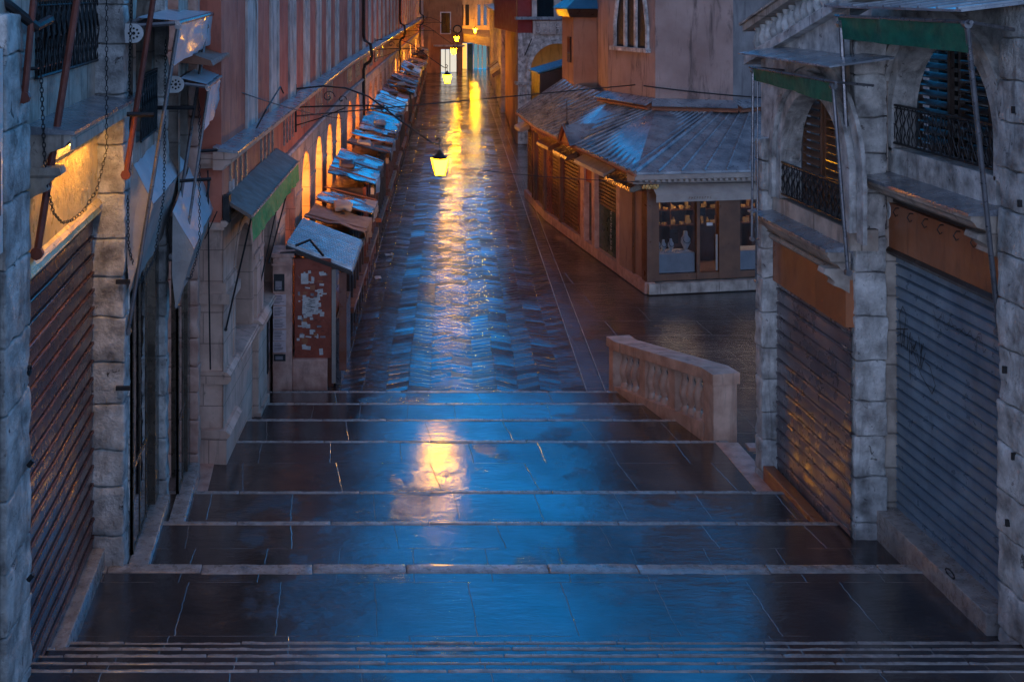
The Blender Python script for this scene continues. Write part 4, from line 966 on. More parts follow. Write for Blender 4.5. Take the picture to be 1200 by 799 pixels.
def stall(i, y0, y1, roofs, z_wall, z_str, over=.25, body='dark_wood', label='', slatted=False):
    rr = random.Random(100 + i)
    t = root('market_stall', (stallX((y0 + y1) / 2), (y0 + y1) / 2, 0), label, 'stall', GS)
    u0, u1 = U(y0), U(y1)
    mb = MB(); fs0.box(mb, u0 + .1, u1 - .1, 0, z_str - .12, .12, .95)
    mb.build('body', m[body], t)
    # panels, posts and counter on the street side
    n = max(2, int((u1 - u0) / .7))
    for k in range(n + 1):
        mb = MB(); u = u0 + .1 + (u1 - u0 - .28) * k / n; fs0.box(mb, u, u + .08, 0, z_str - .1, .03, .118); mb.build('post', m['red_wood'] if i % 2 else m['dark_wood'], t)
    for k in range(n):
        mb = MB(); a_ = u0 + .2 + (u1 - u0 - .28) * k / n; b_ = a_ + (u1 - u0 - .28) / n - .12
        fs0.box(mb, a_, b_, .75, z_str - .3, .09, .119); mb.build('side_panel', m['sh_wood'] if i % 3 else m['mirror_door'], t)
    mb = MB(); fs0.box(mb, u0 + .05, u1 - .05, .62, .74, -.06, .12); mb.build('counter', m['mid_wood'], t)
    # roof sheets with waviness
    nr = len(roofs); rr_t = rr.uniform(-.18, .18)
    for k, rm in enumerate(roofs):
        a_ = u0 + (u1 - u0) * k / nr; b_ = u0 + (u1 - u0) * (k + 1) / nr - .01
        N1, N2 = 6, 5; V = []
        for q in range(N1 + 1):
            for r_ in range(N2 + 1):
                u = a_ + (b_ - a_) * q / N1; s_ = r_ / N2; d_ = 1.02 + (-over - 1.02) * s_; z_ = z_wall + (z_str - z_wall) * s_ + k * .015
                z_ += noise.noise(Vector((u * 2.2, d_ * 2.5, i))) * .07 + rr_t * (q / N1 - .5)
                V.append(fs0.p(u, z_, d_))
        W = N2 + 1; mb = MB(); fs_l = [(q * W + r_, (q + 1) * W + r_, (q + 1) * W + r_ + 1, q * W + r_ + 1) for q in range(N1) for r_ in range(N2)]
        mb.add(V, fs_l); mb.add([v - Vector((0, 0, .03)) for v in V], [f_[::-1] for f_ in fs_l])
        mb.add([fs0.p(a_, z_str - .1, -over - .004), fs0.p(b_, z_str - .1, -over - .004), fs0.p(b_, z_str + .01, -over), fs0.p(a_, z_str + .01, -over)], [(0, 1, 2, 3)])
        mb.build('roof_sheet', m[rm], t)
    for k in range(3):
        mb = MB(); u = u0 + .3 + (u1 - u0 - .6) * k / 2; mb.tube([fs0.p(u, z_wall + .05, 1.0), fs0.p(u, z_str + .05, -over)], .02, 5); mb.build('roof_batten', m['mid_wood'], t)
    for k in range(2):
        a_ = u0 + rr.uniform(.0, .6) + k * (u1 - u0) * .5; b_ = min(u1, a_ + rr.uniform(.9, 1.7)); dz = rr.uniform(.12, .42)
        mb = MB(); cloth_quad(mb, fs0.p(a_, z_str + .04, -over + .25), fs0.p(b_, z_str + .05, -over + .3), fs0.p(b_ - .05, z_str + .01, -over - .03), fs0.p(a_, z_str, -over - .02), 8, 3, .07)
        cloth_quad(mb, fs0.p(a_, z_str, -over - .02), fs0.p(b_ - .05, z_str + .01, -over - .03), fs0.p(b_ - .12, z_str - dz, -over - .02), fs0.p(a_ + .08, z_str - dz * .8, -over), 10, 5, .1)
        mb.build('folded_tarp', m[rr.choice(['grey_cloth', 'sheet', 'brown_roof', 'blue_cloth', 'white_cloth'])], t, True)
    mb = MB(); c = fs0.p(u0 + rr.uniform(.6, 2.4), 0, rr.uniform(.2, .8)); zz = z_wall + (z_str - z_wall) * .5
    mb.rock(c.x - .2, c.x + .22, c.y - .35, c.y + .3, zz + .02, zz + .17, .07, .04, .06); mb.build('tied_bundle', m[rr.choice(['brown_roof', 'dark_wood', 'grey_cloth'])], t, True)
    mb = MB(); fs0.box(mb, u0 + .1, u1 - .1, z_str - .28, z_str - .11, -over + .03, -over + .12); mb.build('rolled_blind', m['grey_cloth'] if i % 2 else m['brown_roof'], t, True)
    return t
SD = [(24.35, 28.4, ['brown_roof', 'sheet'], 2.62, 2.32, 'stall with half brown and half blue sheet roof, just behind the poster kiosk'),
      (29.0, 32.8, ['sheet', 'ledge_top'], 2.95, 2.6, 'stall under crumpled blue sheeting, third roof from the steps'),
      (33.9, 37.8, ['brown_roof', 'sheet'], 2.95, 2.65, 'stall with brown front sheet and wet blue rear sheet, fourth roof from the steps'),
      (39.0, 43.2, ['ledge_top', 'sheet'], 2.9, 2.6, 'stall with dark and light sheets on its roof, fifth roof from the steps')]
for i, (a_, b_, rf_, zw, zs_, lb) in enumerate(SD): stall(i, a_, b_, rf_, zw, zs_, label=lb, over=.3 - .1 * (i % 2))
y_ = 44.3
for k in range(11):
    L_ = 3.9 + R.uniform(-.3, .5); rf_ = R.choice([['sheet'], ['sheet', 'brown_roof'], ['ledge_top'], ['sheet', 'tile'], ['corr', 'sheet']])
    stall(k + 5, y_, y_ + L_, rf_, 2.95 + R.uniform(-.15, .1), 2.6 + R.uniform(-.15, .1), R.uniform(.15, .35), label=f'small covered stall against the arcade, {ordn[k + 5]} roof along from the steps')
    y_ += L_ + R.uniform(.5, 1.1)

# ------------------------------------------------------------------ corner shop building at the church
t = root('corner_shop', (9, 33, 0), 'low brown corner shop with blue-grey lead roof wrapped round the church wall', 'building')
W = [(7.2, 41.6), (7.15, 37.5), (7.45, 33.5), (7.9, 28.3), (12.6, 29.1)]
ZE = 3.02
fw = [Fr(W[i + 1][0], W[i + 1][1], W[i][0] - W[i + 1][0], W[i][1] - W[i + 1][1], -1) for i in range(3)]     # u from the nearer vertex
Lw = [math.dist(W[i], W[i + 1]) for i in range(4)]
ff = Fr(W[3][0], W[3][1], W[4][0] - W[3][0], W[4][1] - W[3][1], 1)
wl = MB()
for i in range(3): fw[i].box(wl, 0, Lw[i], 0, .28, -.06, .2)
base_ = wl.build('plinth', m['pink_stone'], t)
wl = MB()
ff.box(wl, 0, Lw[3], 0, .26, -.12, .2); wl.build('plinth', m['stone2'], t)
def uY(i, Y): return Lw[i] * (Y - W[i + 1][1]) / (W[i][1] - W[i + 1][1])
wl = MB()
for i in range(3): fw[i].box(wl, 0, Lw[i], 2.55, ZE, .02, .2)
fw[1].box(wl, 0, uY(1, 34.05), .28, 2.56, .03, .2); fw[1].box(wl, uY(1, 35.6), uY(1, 35.9), .28, 2.56, .03, .2); fw[1].box(wl, uY(1, 36.95), Lw[1], .28, 2.56, .03, .2)
fw[0].box(wl, 0, uY(0, 37.9), .28, 2.56, .03, .2); fw[0].box(wl, uY(0, 39.4), uY(0, 40.0), .28, 2.56, .03, .2)
wl.build('street_wall', m['red_wood'], t)
for (i, ya, yb) in ((1, 34.05, 35.6), (1, 35.9, 36.95), (0, 37.9, 39.4), (0, 40.0, 41.6)):
    shutter(fw[i], uY(i, ya), uY(i, yb), .28, 2.55, .11, 'sh_wood', t, d=.06, ridge=.01)
# posts between bays
def post(i, ya, yb, mat, d0=-.06, z1=2.6): 
    mb = MB(); fw[i].box(mb, uY(i, ya), uY(i, yb), .28, z1, d0, .1); return mb.build('shopfront_post', m[mat], t)
for i, ya, yb in ((2, 33.5, 33.15), (2, 32.45, 32.2), (2, 30.4, 30.15)): post(i, yb, ya, 'pink_stone')
for i, ya, yb in ((0, 39.45, 39.7), (1, 35.62, 35.8), (0, 37.6, 37.85), (0, 39.9, 40.0)): post(i, ya, yb, 'mid_wood')
post(2, 29.18, 29.3, 'mid_wood', -.02)
mb = MB(); fw[2].box(mb, uY(2, 32.45), uY(2, 33.15), .28, 2.5, .1, .14); mb.build('door', m['dark_wood'], t)
mb = MB(); fw[2].box(mb, uY(2, 30.4), uY(2, 32.2), .28, 1.5, .08, .13); gd = mb.build('green_shopfront_panel', m['green_door'], t)
shutter(fw[2], uY(2, 30.4), uY(2, 32.2), 1.5, 2.5, .1, 'sh_wood', t, d=.07, ridge=.01)
mb = MB(); uc_ = uY(2, 31.2); Pw = lambda a_, b_: fw[2].p(uc_ - a_, .9 + b_, .075)
gl = []
rr = random.Random(5)
for k in range(7):
    zz = .55 - k * .16
    gl += [[(-.06 + rr.uniform(-.02, .02), zz), (.07, zz + .03)], [(rr.uniform(-.03, .03), zz + .07), (rr.uniform(-.03, .03), zz - .06)], [(-.05, zz - .04), (.05, zz - .05 + rr.uniform(-.02, .02))]]
glyph(mb, Pw, gl, .018); mb.build('painted_lettering', m['white'], gd)
mb = MB(); fw[2].box(mb, uY(2, 30.15), uY(2, 29.3), .28, 2.5, .1, .14); mb.build('door', m['mirror_door'], t)
mb = MB(); fw[2].box(mb, .3, uY(2, 29.18), .5, 2.35, .06, .09); mb.build('side_window', m['glass_shop'], t)
mb = MB(); fw[2].box(mb, 0, .3, .28, 2.56, -.0, .12); ff.box(mb, .0, .32, .3, 2.6, .0, .3); ff.box(mb, 1.33, 1.41, .3, 2.6, .0, .2); ff.box(mb, 1.93, 2.5, .3, 2.6, .0, .2)
ff.box(mb, .32, Lw[3], .3, .46, .02, .2); ff.box(mb, .0, Lw[3], 2.55, 2.72, .0, .2)
mb.build('shopfront_frame', m['mid_wood'], t)
for (ua, ub) in ((.32, 1.33), (2.5, 4.6)):
    mb = MB(); ff.box(mb, ua, ub, .46, 2.56, .06, .075); mb.build('shop_window', m['glass_shop'], t)
mb = MB(); ff.box(mb, 1.41, 1.93, .3, 2.56, .07, .085); dr = mb.build('shop_door', m['glass_shop'], t)
mb = MB(); ff.box(mb, 1.85, 1.9, .5, 1.4, .02, .05); mb.build('door_handle', m['white_cloth'], dr)
# interior
mb = MB(); ff.box(mb, .2, Lw[3], 0.1, 2.7, 1.9, 2.0); ff.box(mb, .2, Lw[3], 2.6, 2.66, .2, 1.9); ff.box(mb, .1, .2, .1, 2.6, .3, 1.9); ff.box(mb, .2, Lw[3], .1, .3, .2, 1.9); mb.build('interior_wall', m['tower'], t)
mb = MB()
for zz in (1.35, 1.75, 2.1): ff.box(mb, .35, 4.5, zz, zz + .025, 1.4, 1.85)
for uu in (.35, 1.3, 2.0, 2.9, 3.6, 4.4): ff.box(mb, uu, uu + .03, .4, 2.2, 1.4, 1.85)
mb.build('interior_shelves', m['mid_wood'], t)
mb = MB()
for k in range(54):
    uu = .45 + (k % 27) * .15; zz = (1.375, 1.775)[k // 27]
    uu += R.uniform(-.04, .04); h_ = R.uniform(.07, .24)
    if k % 3 == 0: ff.box(mb, uu, uu + R.uniform(.05, .12), zz, zz + h_, 1.5, 1.6)
    elif k % 3 == 1: mb.lathe(ff.p(uu, zz, 1.55), [(.03, 0), (.05, h_ * .3), (.02, h_ * .8), (.015, h_)], 6)
    else: mb.lathe(ff.p(uu, zz, 1.5), [(.06, 0), (.07, h_ * .3), (.06, h_ * .5)], 7)
mb.build('shelf_goods', m['gold_board'], t)
mb = MB(); ff.box(mb, 1.2, 1.35, 2.5, 2.56, .8, 1.0); ff.box(mb, 3.4, 3.5, 2.5, 2.56, .8, 1.0); mb.build('interior_light', emit('dim_shop_light', (1, .62, .32), 80), t)
mb = MB(); ff.box(mb, .34, 1.32, .47, .95, .1, .6); mb.build('display_cabinet', m['white'], t)
mb = MB(); ff.box(mb, 2.52, 4.5, .47, .95, .1, .6); mb.build('display_cabinet', m['white'], t)
mb = MB(); ff.box(mb, .85, 1.08, 1.1, 1.45, .5, .52); ff.box(mb, 1.5, 1.66, 1.85, 2.05, .2, .22); mb.build('framed_picture', m['dark_wood'], t)
mb = MB(); ff.box(mb, 1.62, 1.78, 1.62, 1.7, .055, .06); mb.build('door_notice', m['paper'], t)
# necklace busts
def bust(u, s_, lab):
    o = root('necklace_bust', ff.p(u, .951, .3), lab, 'display bust', 'necklace busts in the corner shop window')
    c = ff.p(u, .951, .3); mb = MB()
    mb.lathe(c, [(.07 * s_, 0), (.075 * s_, .01), (.03 * s_, .03), (.05 * s_, .08 * s_), (.095 * s_, .17 * s_), (.09 * s_, .24 * s_), (.045 * s_, .3 * s_), (.035 * s_, .38 * s_), (.03 * s_, .385 * s_)], 12); mb.build('bust', m['white'], o, True)
    mb = MB(); mb.tube([Vector(c) + Vector((.075 * s_ * math.sin(q), -.085 * s_ * abs(math.cos(q * .5)) - .015, .17 * s_ + .09 * s_ * (1 - math.cos(q)) )) for q in [-2 + .4 * k for k in range(11)]], .007, 5); mb.build('necklace', m['ink'], o)
for u, s_, lab in ((.42, .9, 'white necklace bust at the left edge of the corner shop window'), (.58, .8, 'second white necklace bust from the left in the corner shop window'), (.78, .85, 'middle white necklace bust before the small picture frame'), (1.18, 1.3, 'tallest white necklace bust at the right of the corner window')): bust(u, s_, lab)
o = root('jewellery_tray', ff.p(.8, .951, .2), 'row of small glinting jewellery pieces on the white cabinet top', 'jewellery')
mb = MB()
for k in range(26): 
    c = ff.p(.38 + k * .034, .952, .17 + .1 * R.random()); mb.lathe(c, [(.018, 0), (.022, .012), (.012, .03 + .03 * R.random())], 6)
mb.build('ring_stand', m['white'], o)
# roof
EV = [(6.92, 42.0), (6.82, 37.5), (7.08, 33.35), (7.5, 27.9), (12.8, 28.7)]
T_ = [(8.55, 41.5, 4.3), (8.7, 35.0, 4.3), (9.35, 32.55, 4.2), (10.75, 32.0, 4.1), (13.2, 32.2, 4.1)]
mb = MB(); V = [(x, y, ZE + .05) for x, y in EV] + T_
fsr = [(0, 1, 6, 5), (1, 2, 7, 6), (2, 3, 8, 7), (3, 4, 9, 8)]
mb.add(V, fsr); mb.add([(a_, b_, c_ - .05) for a_, b_, c_ in V], [f_[::-1] for f_ in fsr])
for i in range(4):
    mb.add([V[i], V[i + 1], (V[i + 1][0], V[i + 1][1], V[i + 1][2] - .06), (V[i][0], V[i][1], V[i][2] - .06)], [(0, 1, 2, 3)])
rf = mb.build('roof', m['lead'], t)
mb = MB()
def seam(a_, b_, r_=.028):
    a_, b_ = Vector(a_), Vector(b_); mb.tube([a_ + Vector((0, 0, .01)), a_.lerp(b_, .5) + Vector((R.uniform(-.015, .015), 0, .016)), b_ + Vector((0, 0, .01))], r_, 5)
for (ia, ib, ja, jb, n) in ((0, 1, 5, 6, 11), (1, 2, 6, 7, 10), (2, 3, 7, 8, 13), (3, 4, 8, 9, 9)):
    for k in range(n + 1):
        s_ = k / n; a_ = Vector(V[ia]).lerp(Vector(V[ib]), s_); b_ = Vector(V[ja]).lerp(Vector(V[jb]), s_)
        seam(a_, b_, .055 if k == n and ia == 2 else .034)
mb.build('roof_seams', m['lead'], rf, True)
mb = MB()
for i in range(3):
    a_, b_ = Vector((*EV[i], ZE - .02)), Vector((*EV[i + 1], ZE - .02))
    mb.tube([a_, b_], .045, 6)
mb.build('gutter', m['tile'], rf)
mb = MB(); a_, b_ = EV[3], EV[4]
fe = Fr(EV[3][0], EV[3][1], EV[4][0] - EV[3][0], EV[4][1] - EV[3][1], 1)
fe.prof(mb, 0, 5.3, [(.5, ZE - .26), (.12, ZE - .26), (.1, ZE - .2), (0.02, ZE - .14), (.02, ZE - .02), (.5, ZE - .02)])
for k in range(34): fe.box(mb, .12 + k * .15, .2 + k * .15, ZE - .21, ZE - .145, .04, .13)
mb.build('eaves_cornice', m['white_cloth'], t)
mb = MB()
for i in range(3): fw[i].prof(mb, 0, Lw[i], [(.1, ZE - .3), (-.04, ZE - .3), (-.1, ZE - .2), (-.22, ZE - .1), (-.26, ZE - .05), (.1, ZE - .05)])
mb.build('eaves_board', m['red_wood'], t)
# small pediment gable on the street side
mb = MB(); g0, g1, ga = Vector((6.98, 34.3, ZE + .0)), Vector((7.06, 33.0, ZE + .0)), Vector((6.98, 33.65, ZE + .5))
bk = Vector((1.5, .3, 0)); mb.add([g0, g1, ga], [(0, 1, 2)]); gb = mb.build('gable', m['brown_board'], t)
mb = MB(); mb.add([g0 + Vector((-.1, .1, .02)), ga + Vector((-.1, 0, .06)), ga + bk + Vector((0, 0, .06)), g0 + bk * .5 + Vector((0, .1, .25))], [(0, 1, 2, 3)]); mb.add([g1 + Vector((-.1, -.1, .02)), ga + Vector((-.1, 0, .061)), ga + bk + Vector((0, 0, .061)), g1 + bk * .5 + Vector((0, -.1, .25))], [(0, 1, 2, 3)]); mb.build('gable_roof', m['lead'], gb)
mb = MB(); mb.tube([g0 + Vector((-.04, 0, 0)), ga + Vector((-.04, 0, .02)), g1 + Vector((-.04, 0, 0))], .05, 5); mb.build('gable_moulding', m['brown_board'], gb)
mb = MB(); mb.tube([ga + Vector((.05, 0, 0)), ga + Vector((.05, 0, .75))], .014, 5); mb.tube([ga + Vector((-.1, 0, .5)), ga + Vector((.2, 0, .5))], .012, 5); mb.lathe(ga + Vector((.05, 0, .05)), [(.06, 0), (.04, .08), (.01, .1)], 8); mb.build('finial_cross', m['iron'], gb)
# awning cassettes
def cassette(f, ua, ub, z, mat, d=-.3):
    mb = MB(); f.prof(mb, ua, ub, [(0, z + .16), (d, z), (d - .06, z - .03), (d - .08, z - .12), (d, z - .14), (0, z - .04)]); o = mb.build('awning_cassette', m[mat], t)
    return o
cassette(fw[2], uY(2, 28.5), uY(2, 30.4), 2.62, 'bronze'); cassette(fw[2], uY(2, 30.5), uY(2, 33.1), 2.66, 'white_cloth')
cassette(fw[1], uY(1, 33.9), uY(1, 35.4), 2.62, 'bronze'); cassette(fw[1], uY(1, 35.9), uY(1, 37.3), 2.62, 'mid_wood'); cassette(fw[0], uY(0, 40.8), uY(0, 42.0), 2.6, 'white_cloth')
mb = MB(); fw[2].box(mb, uY(2, 32.3), uY(2, 33.3), 2.0, 2.6, .0, .03); mb.build('red_sign_panel', m['red_dark'], t)
mb = MB(); cloth_quad(mb, ff.p(.1, 2.72, -.02), ff.p(4.7, 2.72, -.02), ff.p(4.7, 2.5, -.3), ff.p(.1, 2.5, -.3), 20, 4, .01); cloth_quad(mb, ff.p(.1, 2.5, -.3), ff.p(4.7, 2.5, -.3), ff.p(4.7, 2.31, -.3), ff.p(.1, 2.31, -.3), 30, 4, .02); mb.build('front_valance', m['white_cloth'], t, True)
mb = MB(); Pv = lambda a_, b_: ff.p(a_, 2.4 + b_, -.325)
sm = []; rr = random.Random(8)
for k in range(9):
    a_ = .95 + k * .07
    sm += [[(a_, -.025), (a_, .025), (a_ + .035, .025 - .02 * (k % 2))], [(a_, 0), (a_ + .03, -.02 * (k % 3 - 1))]]
glyph(mb, Pv, sm, .008); mb.build('valance_lettering', m['mid_wood'], t)
mb = MB()
for k in range(14): mb.lathe(ff.p(-.15 + .06 * (k % 7), 2.62 + .04 * (k // 7), -.12 - .03 * (k % 3)), [(.02, 0), (.04, .03), (.02, .07)], 6)
mb.build('corner_ornament', m['gold_board'], t)

# ------------------------------------------------------------------ church apse, annex, backdrop buildings
t = root('church_apse', (10, 33, 4), 'tall streaked grey-brown church apse wall with a pointed window above the lead roof', 'building')
AP = [(8.6, 35.1), (9.35, 32.65), (11.38, 32.1), (14.5, 34.2)]
ZA = 11.6
mb = MB(); 
for (a_, b_), (c_, d_) in zip(AP[:2], AP[1:3]): mb.add([(a_, b_, 0), (c_, d_, 0), (c_, d_, ZA), (a_, b_, ZA)], [(0, 1, 2, 3)])
mb.add([(8.6, 35.1, 0), (8.6, 35.1, ZA), (10, 44, ZA), (10, 44, 0)], [(0, 1, 2, 3)])
mb.build('wall', m['church'], t)
mb = MB(); (a_, b_), (c_, d_) = AP[2], AP[3]; mb.add([(a_, b_, 0), (c_, d_, 0), (c_, d_, ZA), (a_, b_, ZA)], [(0, 1, 2, 3)]); mb.add([(14.5, 34.2, 0), (20, 34.2, 0), (20, 34.2, ZA), (14.5, 34.2, ZA)], [(0, 1, 2, 3)]); mb.build('side_wall', m['church2'], t)
mb = MB(); mb.add([(8.4, 35.2, ZA), (9.2, 32.5, ZA), (11.4, 31.9, ZA), (14.5, 34.1, ZA), (20, 34.1, ZA), (20, 44, ZA), (10, 44, ZA), (12, 38, ZA + 2)], [(0, 1, 7), (1, 2, 7), (2, 3, 7), (3, 4, 7), (4, 5, 7), (5, 6, 7), (6, 0, 7)]); mb.build('roof', m['tile'], t)
fa = Fr(AP[0][0], AP[0][1], AP[1][0] - AP[0][0], AP[1][1] - AP[0][1], 1); La = math.dist(AP[0], AP[1])
def pointed(uc, w, zs, hp, n=8):
    pts = []
    for i in range(n + 1): s_ = i / n; pts.append((uc - w * (1 - s_) ** .75, zs + hp * math.sin(s_ * math.pi / 2) ** 1.1))
    return pts + [(2 * uc - a_, b_) for a_, b_ in pts[-2::-1]]
uc_ = La * .52; hw = .88
mb = MB(); pts = [(uc_ - hw, 5.82)] + pointed(uc_, hw, 6.5, 2.6) + [(uc_ + hw, 5.82)]
mb.add([fa.p(u, z_, -.005) for u, z_ in pts], [tuple(range(len(pts)))]); mb.build('window', m['ink'], t)
mb = MB()
for (p0, p1) in zip(pts, pts[1:]):
    mb.tube([fa.p(p0[0], p0[1], -.03), fa.p(p1[0], p1[1], -.03)], .07, 6)
for u in (uc_ - .28, uc_ + .28): fa.box(mb, u - .05, u + .05, 5.8, 8.2, -.08, .0)
mb.build('window_tracery', m['stone'], t)
mb = MB(); fa.box(mb, uc_ - hw - .12, uc_ + hw + .12, 5.72, 5.84, -.16, .0); mb.build('window_sill', m['stone'], t)
mb = MB()
for (p0, p1) in zip(AP, AP[1:]):
    f_ = Fr(*p0, p1[0] - p0[0], p1[1] - p0[1], 1); Lf = math.dist(p0, p1)
    f_.prof(mb, -.1, Lf + .1, [(0, 4.2), (-.1, 4.2), (-.32, 4.12), (-.34, 4.18), (-.1, 4.36), (0, 4.42)])
mb.build('base_flashing', m['tile'], t)
mb = MB()
for (p0, p1) in zip(AP, AP[1:]):
    f_ = Fr(*p0, p1[0] - p0[0], p1[1] - p0[1], 1); Lf = math.dist(p0, p1); f_.prof(mb, -.1, Lf + .1, [(-.05, 4.4), (-.4, 4.24), (-.42, 4.27), (-.05, 4.44)])
mb.build('flashing_cover', m['lead'], t)
t = root('church_annex', (9, 40, 0), 'plain brown rendered annex with blue copper roof left of the church window', 'building')
mb = MB(); mb.hexa([(8.48, 39.5, 0), (10.2, 39.2, 0), (10.4, 42, 0), (8.6, 42, 0), (8.48, 39.5, 6.85), (10.2, 39.2, 6.85), (10.4, 42, 6.85), (8.6, 42, 6.85)]); mb.build('wall', m['tower'], t)
mb = MB(); mb.add([(8.15, 39.1, 6.9), (10.3, 38.85, 6.9), (10.6, 42.3, 6.9), (8.3, 42.3, 6.9), (9.4, 40.6, 7.9)], [(0, 1, 4), (1, 2, 4), (2, 3, 4), (3, 0, 4), (3, 2, 1, 0)]); mb.build('roof', m['blue_paint'], t)
mb = MB(); mb.hexa([(8.3, 39.3, 6.6), (10.2, 39.05, 6.6), (10.3, 42, 6.6), (8.45, 42, 6.6), (8.2, 39.2, 6.88), (10.2, 38.95, 6.88), (10.4, 42.1, 6.88), (8.35, 42.1, 6.88)]); mb.build('eaves', m['dark_wood'], t)
mb = MB(); mb.box(8.44, 8.6, 39.9, 40.35, 5.0, 5.9); mb.build('slot_window', m['glass'], t)
t = root('lean_to_shed', (8.0, 43, 0), 'dark shed with slanted blue-edged roof tucked beside the brown annex', 'shed')
mb = MB(); mb.hexa([(8.0, 43.2, 0), (9.2, 43.2, 0), (9.2, 45, 0), (8.0, 45, 0), (8.0, 43.2, 4.35), (9.2, 43.2, 4.7), (9.2, 45, 4.7), (8.0, 45, 4.35)]); mb.build('wall', m['dark_wood'], t)
mb = MB(); mb.hexa([(7.9, 43.1, 4.37), (9.3, 43.1, 4.78), (9.3, 45.1, 4.78), (7.9, 45.1, 4.37), (7.9, 43.1, 4.43), (9.3, 43.1, 4.84), (9.3, 45.1, 4.84), (7.9, 45.1, 4.43)]); mb.build('roof', m['blue_paint'], t)
# arched red building
t = root('arched_building', (10, 57, 0), 'red and white building with a stone street arch and carved balcony panel', 'building')
fq = Fr(9.3, 56, 1, 0, 1)
mb = MB(); fq.arch_wall(mb, 0, 9, 0, 5.45, [(1.95, 1.33, 3.6, -.1), (5.2, 1.33, 3.6, -.1)], .6, 18); mb.build('arcade_wall', m['stone'], t)
mb = MB(); fq.archivolt(mb, 1.95, 1.34, 3.6, 0, .2, .08, 18); fq.archivolt(mb, 5.2, 1.34, 3.6, 0, .2, .08, 18); fq.box(mb, -.1, .68, 2.9, 3.05, -.1, .5); mb.build('arch_moulding', m['stone'], t, True)
mb = MB(); fq.box(mb, 0, 9, 5.45, 12.6, .05, 8); mb.build('upper_wall', m['red_dark'], t)
mb = MB(); fq.box(mb, -.15, 9, 6.1, 6.25, -.25, .2); mb.build('cornice', m['lead'], t)
mb = MB(); fq.box(mb, .72, 4, 5.4, 6.05, -.12, .05); pnl = mb.build('balcony_panel', m['strip'], t)
mb = MB()
for k in range(6):
    for j in range(2):
        c = fq.p(.95 + k * .32, 5.58 + j * .27, -.15); mb.tube([Vector(c) + Vector((.1 * math.cos(q), 0, .1 * math.sin(q))) for q in [i * math.pi / 4 for i in range(8)]], .022, 4, True)
mb.build('rosette_carving', m['stone'], pnl)
mb = MB(); fq.box(mb, .68, .92, 6.25, 9, -.06, .05); fq.box(mb, 1.75, 2.1, 6.25, 9, -.06, .05); mb.build('window_frame', m['strip'], t)
mb = MB(); fq.box(mb, .92, 1.75, 6.25, 8.6, -.01, .04); mb.build('window', m['glass'], t)
mb = MB(); fq.box(mb, .6, 4, 0, 5, 3.4, 3.5); mb.build('inner_wall', m['ochre2'], t)
mb = MB()
for k in range(3): fq.box(mb, 1.0 + k * .9, 1.5 + k * .9, 0, 3.4, 3.3, 3.39)
mb.build('inner_door', m['green_door'], t)
mb = MB(); mb.lathe(fq.p(2.1, 3.6, 1.7), [(.05, 0), (.12, .1), (.05, .25)], 8); mb.build('passage_lamp', emit('dim_passage_lamp', (1, .55, .15), 28), t)
mb = MB(); mb.tube([fq.p(.32, 4.35, -.08), fq.p(.55, 5.2, -.7)], .025, 5); mb.build('flag_rod', m['iron'], t)
fr2 = Fr(9.25, 56.2, .116, 1, -1)
mb = MB(); fr2.box(mb, 0, 14, 0, 5.6, .0, .6); fr2.box(mb, 0, 14, 6.2, 12.0, 0, .6); mb.build('street_side_wall', m['ochre'], t)
# right row of the street, further on
t = root('column_fronted_house', (13, 80, 0), 'pale house with tall grey pilasters and a cornice on the far right of the street', 'building')
fr3 = Fr(9.25 + 14 * .116, 56.2 + 14, .116, 1, -1)
mb = MB(); fr3.box(mb, 0, 30, 0, 12, .05, 1.2); mb.build('wall', m['ochre2'], t)
mb = MB()
for k in range(12): fr3.box(mb, .2 + k * 2.5, .9 + k * 2.5, 0, 6.0, -.25, .05)
mb.build('pilasters', m['strip'], t)
mb = MB(); fr3.prof(mb, -.2, 30, [(.1, 6.0), (-.35, 6.0), (-.6, 6.15), (-.7, 6.35), (.1, 6.45)]); mb.build('cornice', m['lead'], t)
for k in range(3):
    mb = MB(); u = 1 + k * 3.2; mb.hexa([fr3.p(u, 2.5, 0), fr3.p(u + 2.2, 2.5, 0), fr3.p(u + 2.2, 2.1, -.7), fr3.p(u, 2.1, -.7), fr3.p(u, 2.9, 0), fr3.p(u + 2.2, 2.9, 0), fr3.p(u + 2.2, 2.3, -.8), fr3.p(u, 2.3, -.8)]); mb.build('awning', m['grey_cloth' if k % 2 else 'brown_roof'], t)
# end of the street
t = root('brown_end_house', (11, 106, 0), 'brown house closing the street, with framed window above a white-lit shop', 'building')
fe_ = Fr(9.55, 105, 1, 0, 1)
mb = MB(); fe_.box(mb, -1.3, .75, 0, 14.2, 0, 5); fe_.box(mb, .75, 2.3, 2.15, 13.2, 0, 5); fe_.box(mb, 2.3, 2.78, 0, 13.2, 0, 5); mb.build('wall', m['ochre'], t)
mb = MB(); fe_.box(mb, .72, 1.72, 3.55, 5.6, -.05, 0.01); wf = mb.build('window_frame', m['white'], t)
mb = MB(); fe_.box(mb, .82, 1.62, 3.65, 5.5, -.07, -.051); mb.build('window_pane', m['glass'], wf)
mb = MB(); fe_.box(mb, .1, 2.9, 2.42, 2.56, -.7, -.001); mb.build('canopy', m['strip'], t)
mb = MB(); fe_.box(mb, .8, 2.28, .02, 2.1, .6, .65); mb.build('lit_shop_window', m['white_glow'], t)
mb = MB()
for u in (.75, 1.18, 1.6, 2.25): fe_.box(mb, u, u + .06, 0, 2.15, .05, .12)
mb.build('shop_window_frame', m['iron'], t)
mb = MB(); c = fe_.p(2.25, 4.0, -.5); mb.extr([(c.x + .42 * math.cos(q), c.y, c.z + .42 * math.sin(q)) for q in [k * math.pi / 8 for k in range(16)]], (0, 0, 0), (0, .12, 0)); sg = mb.build('round_sign', m['iron'], t)
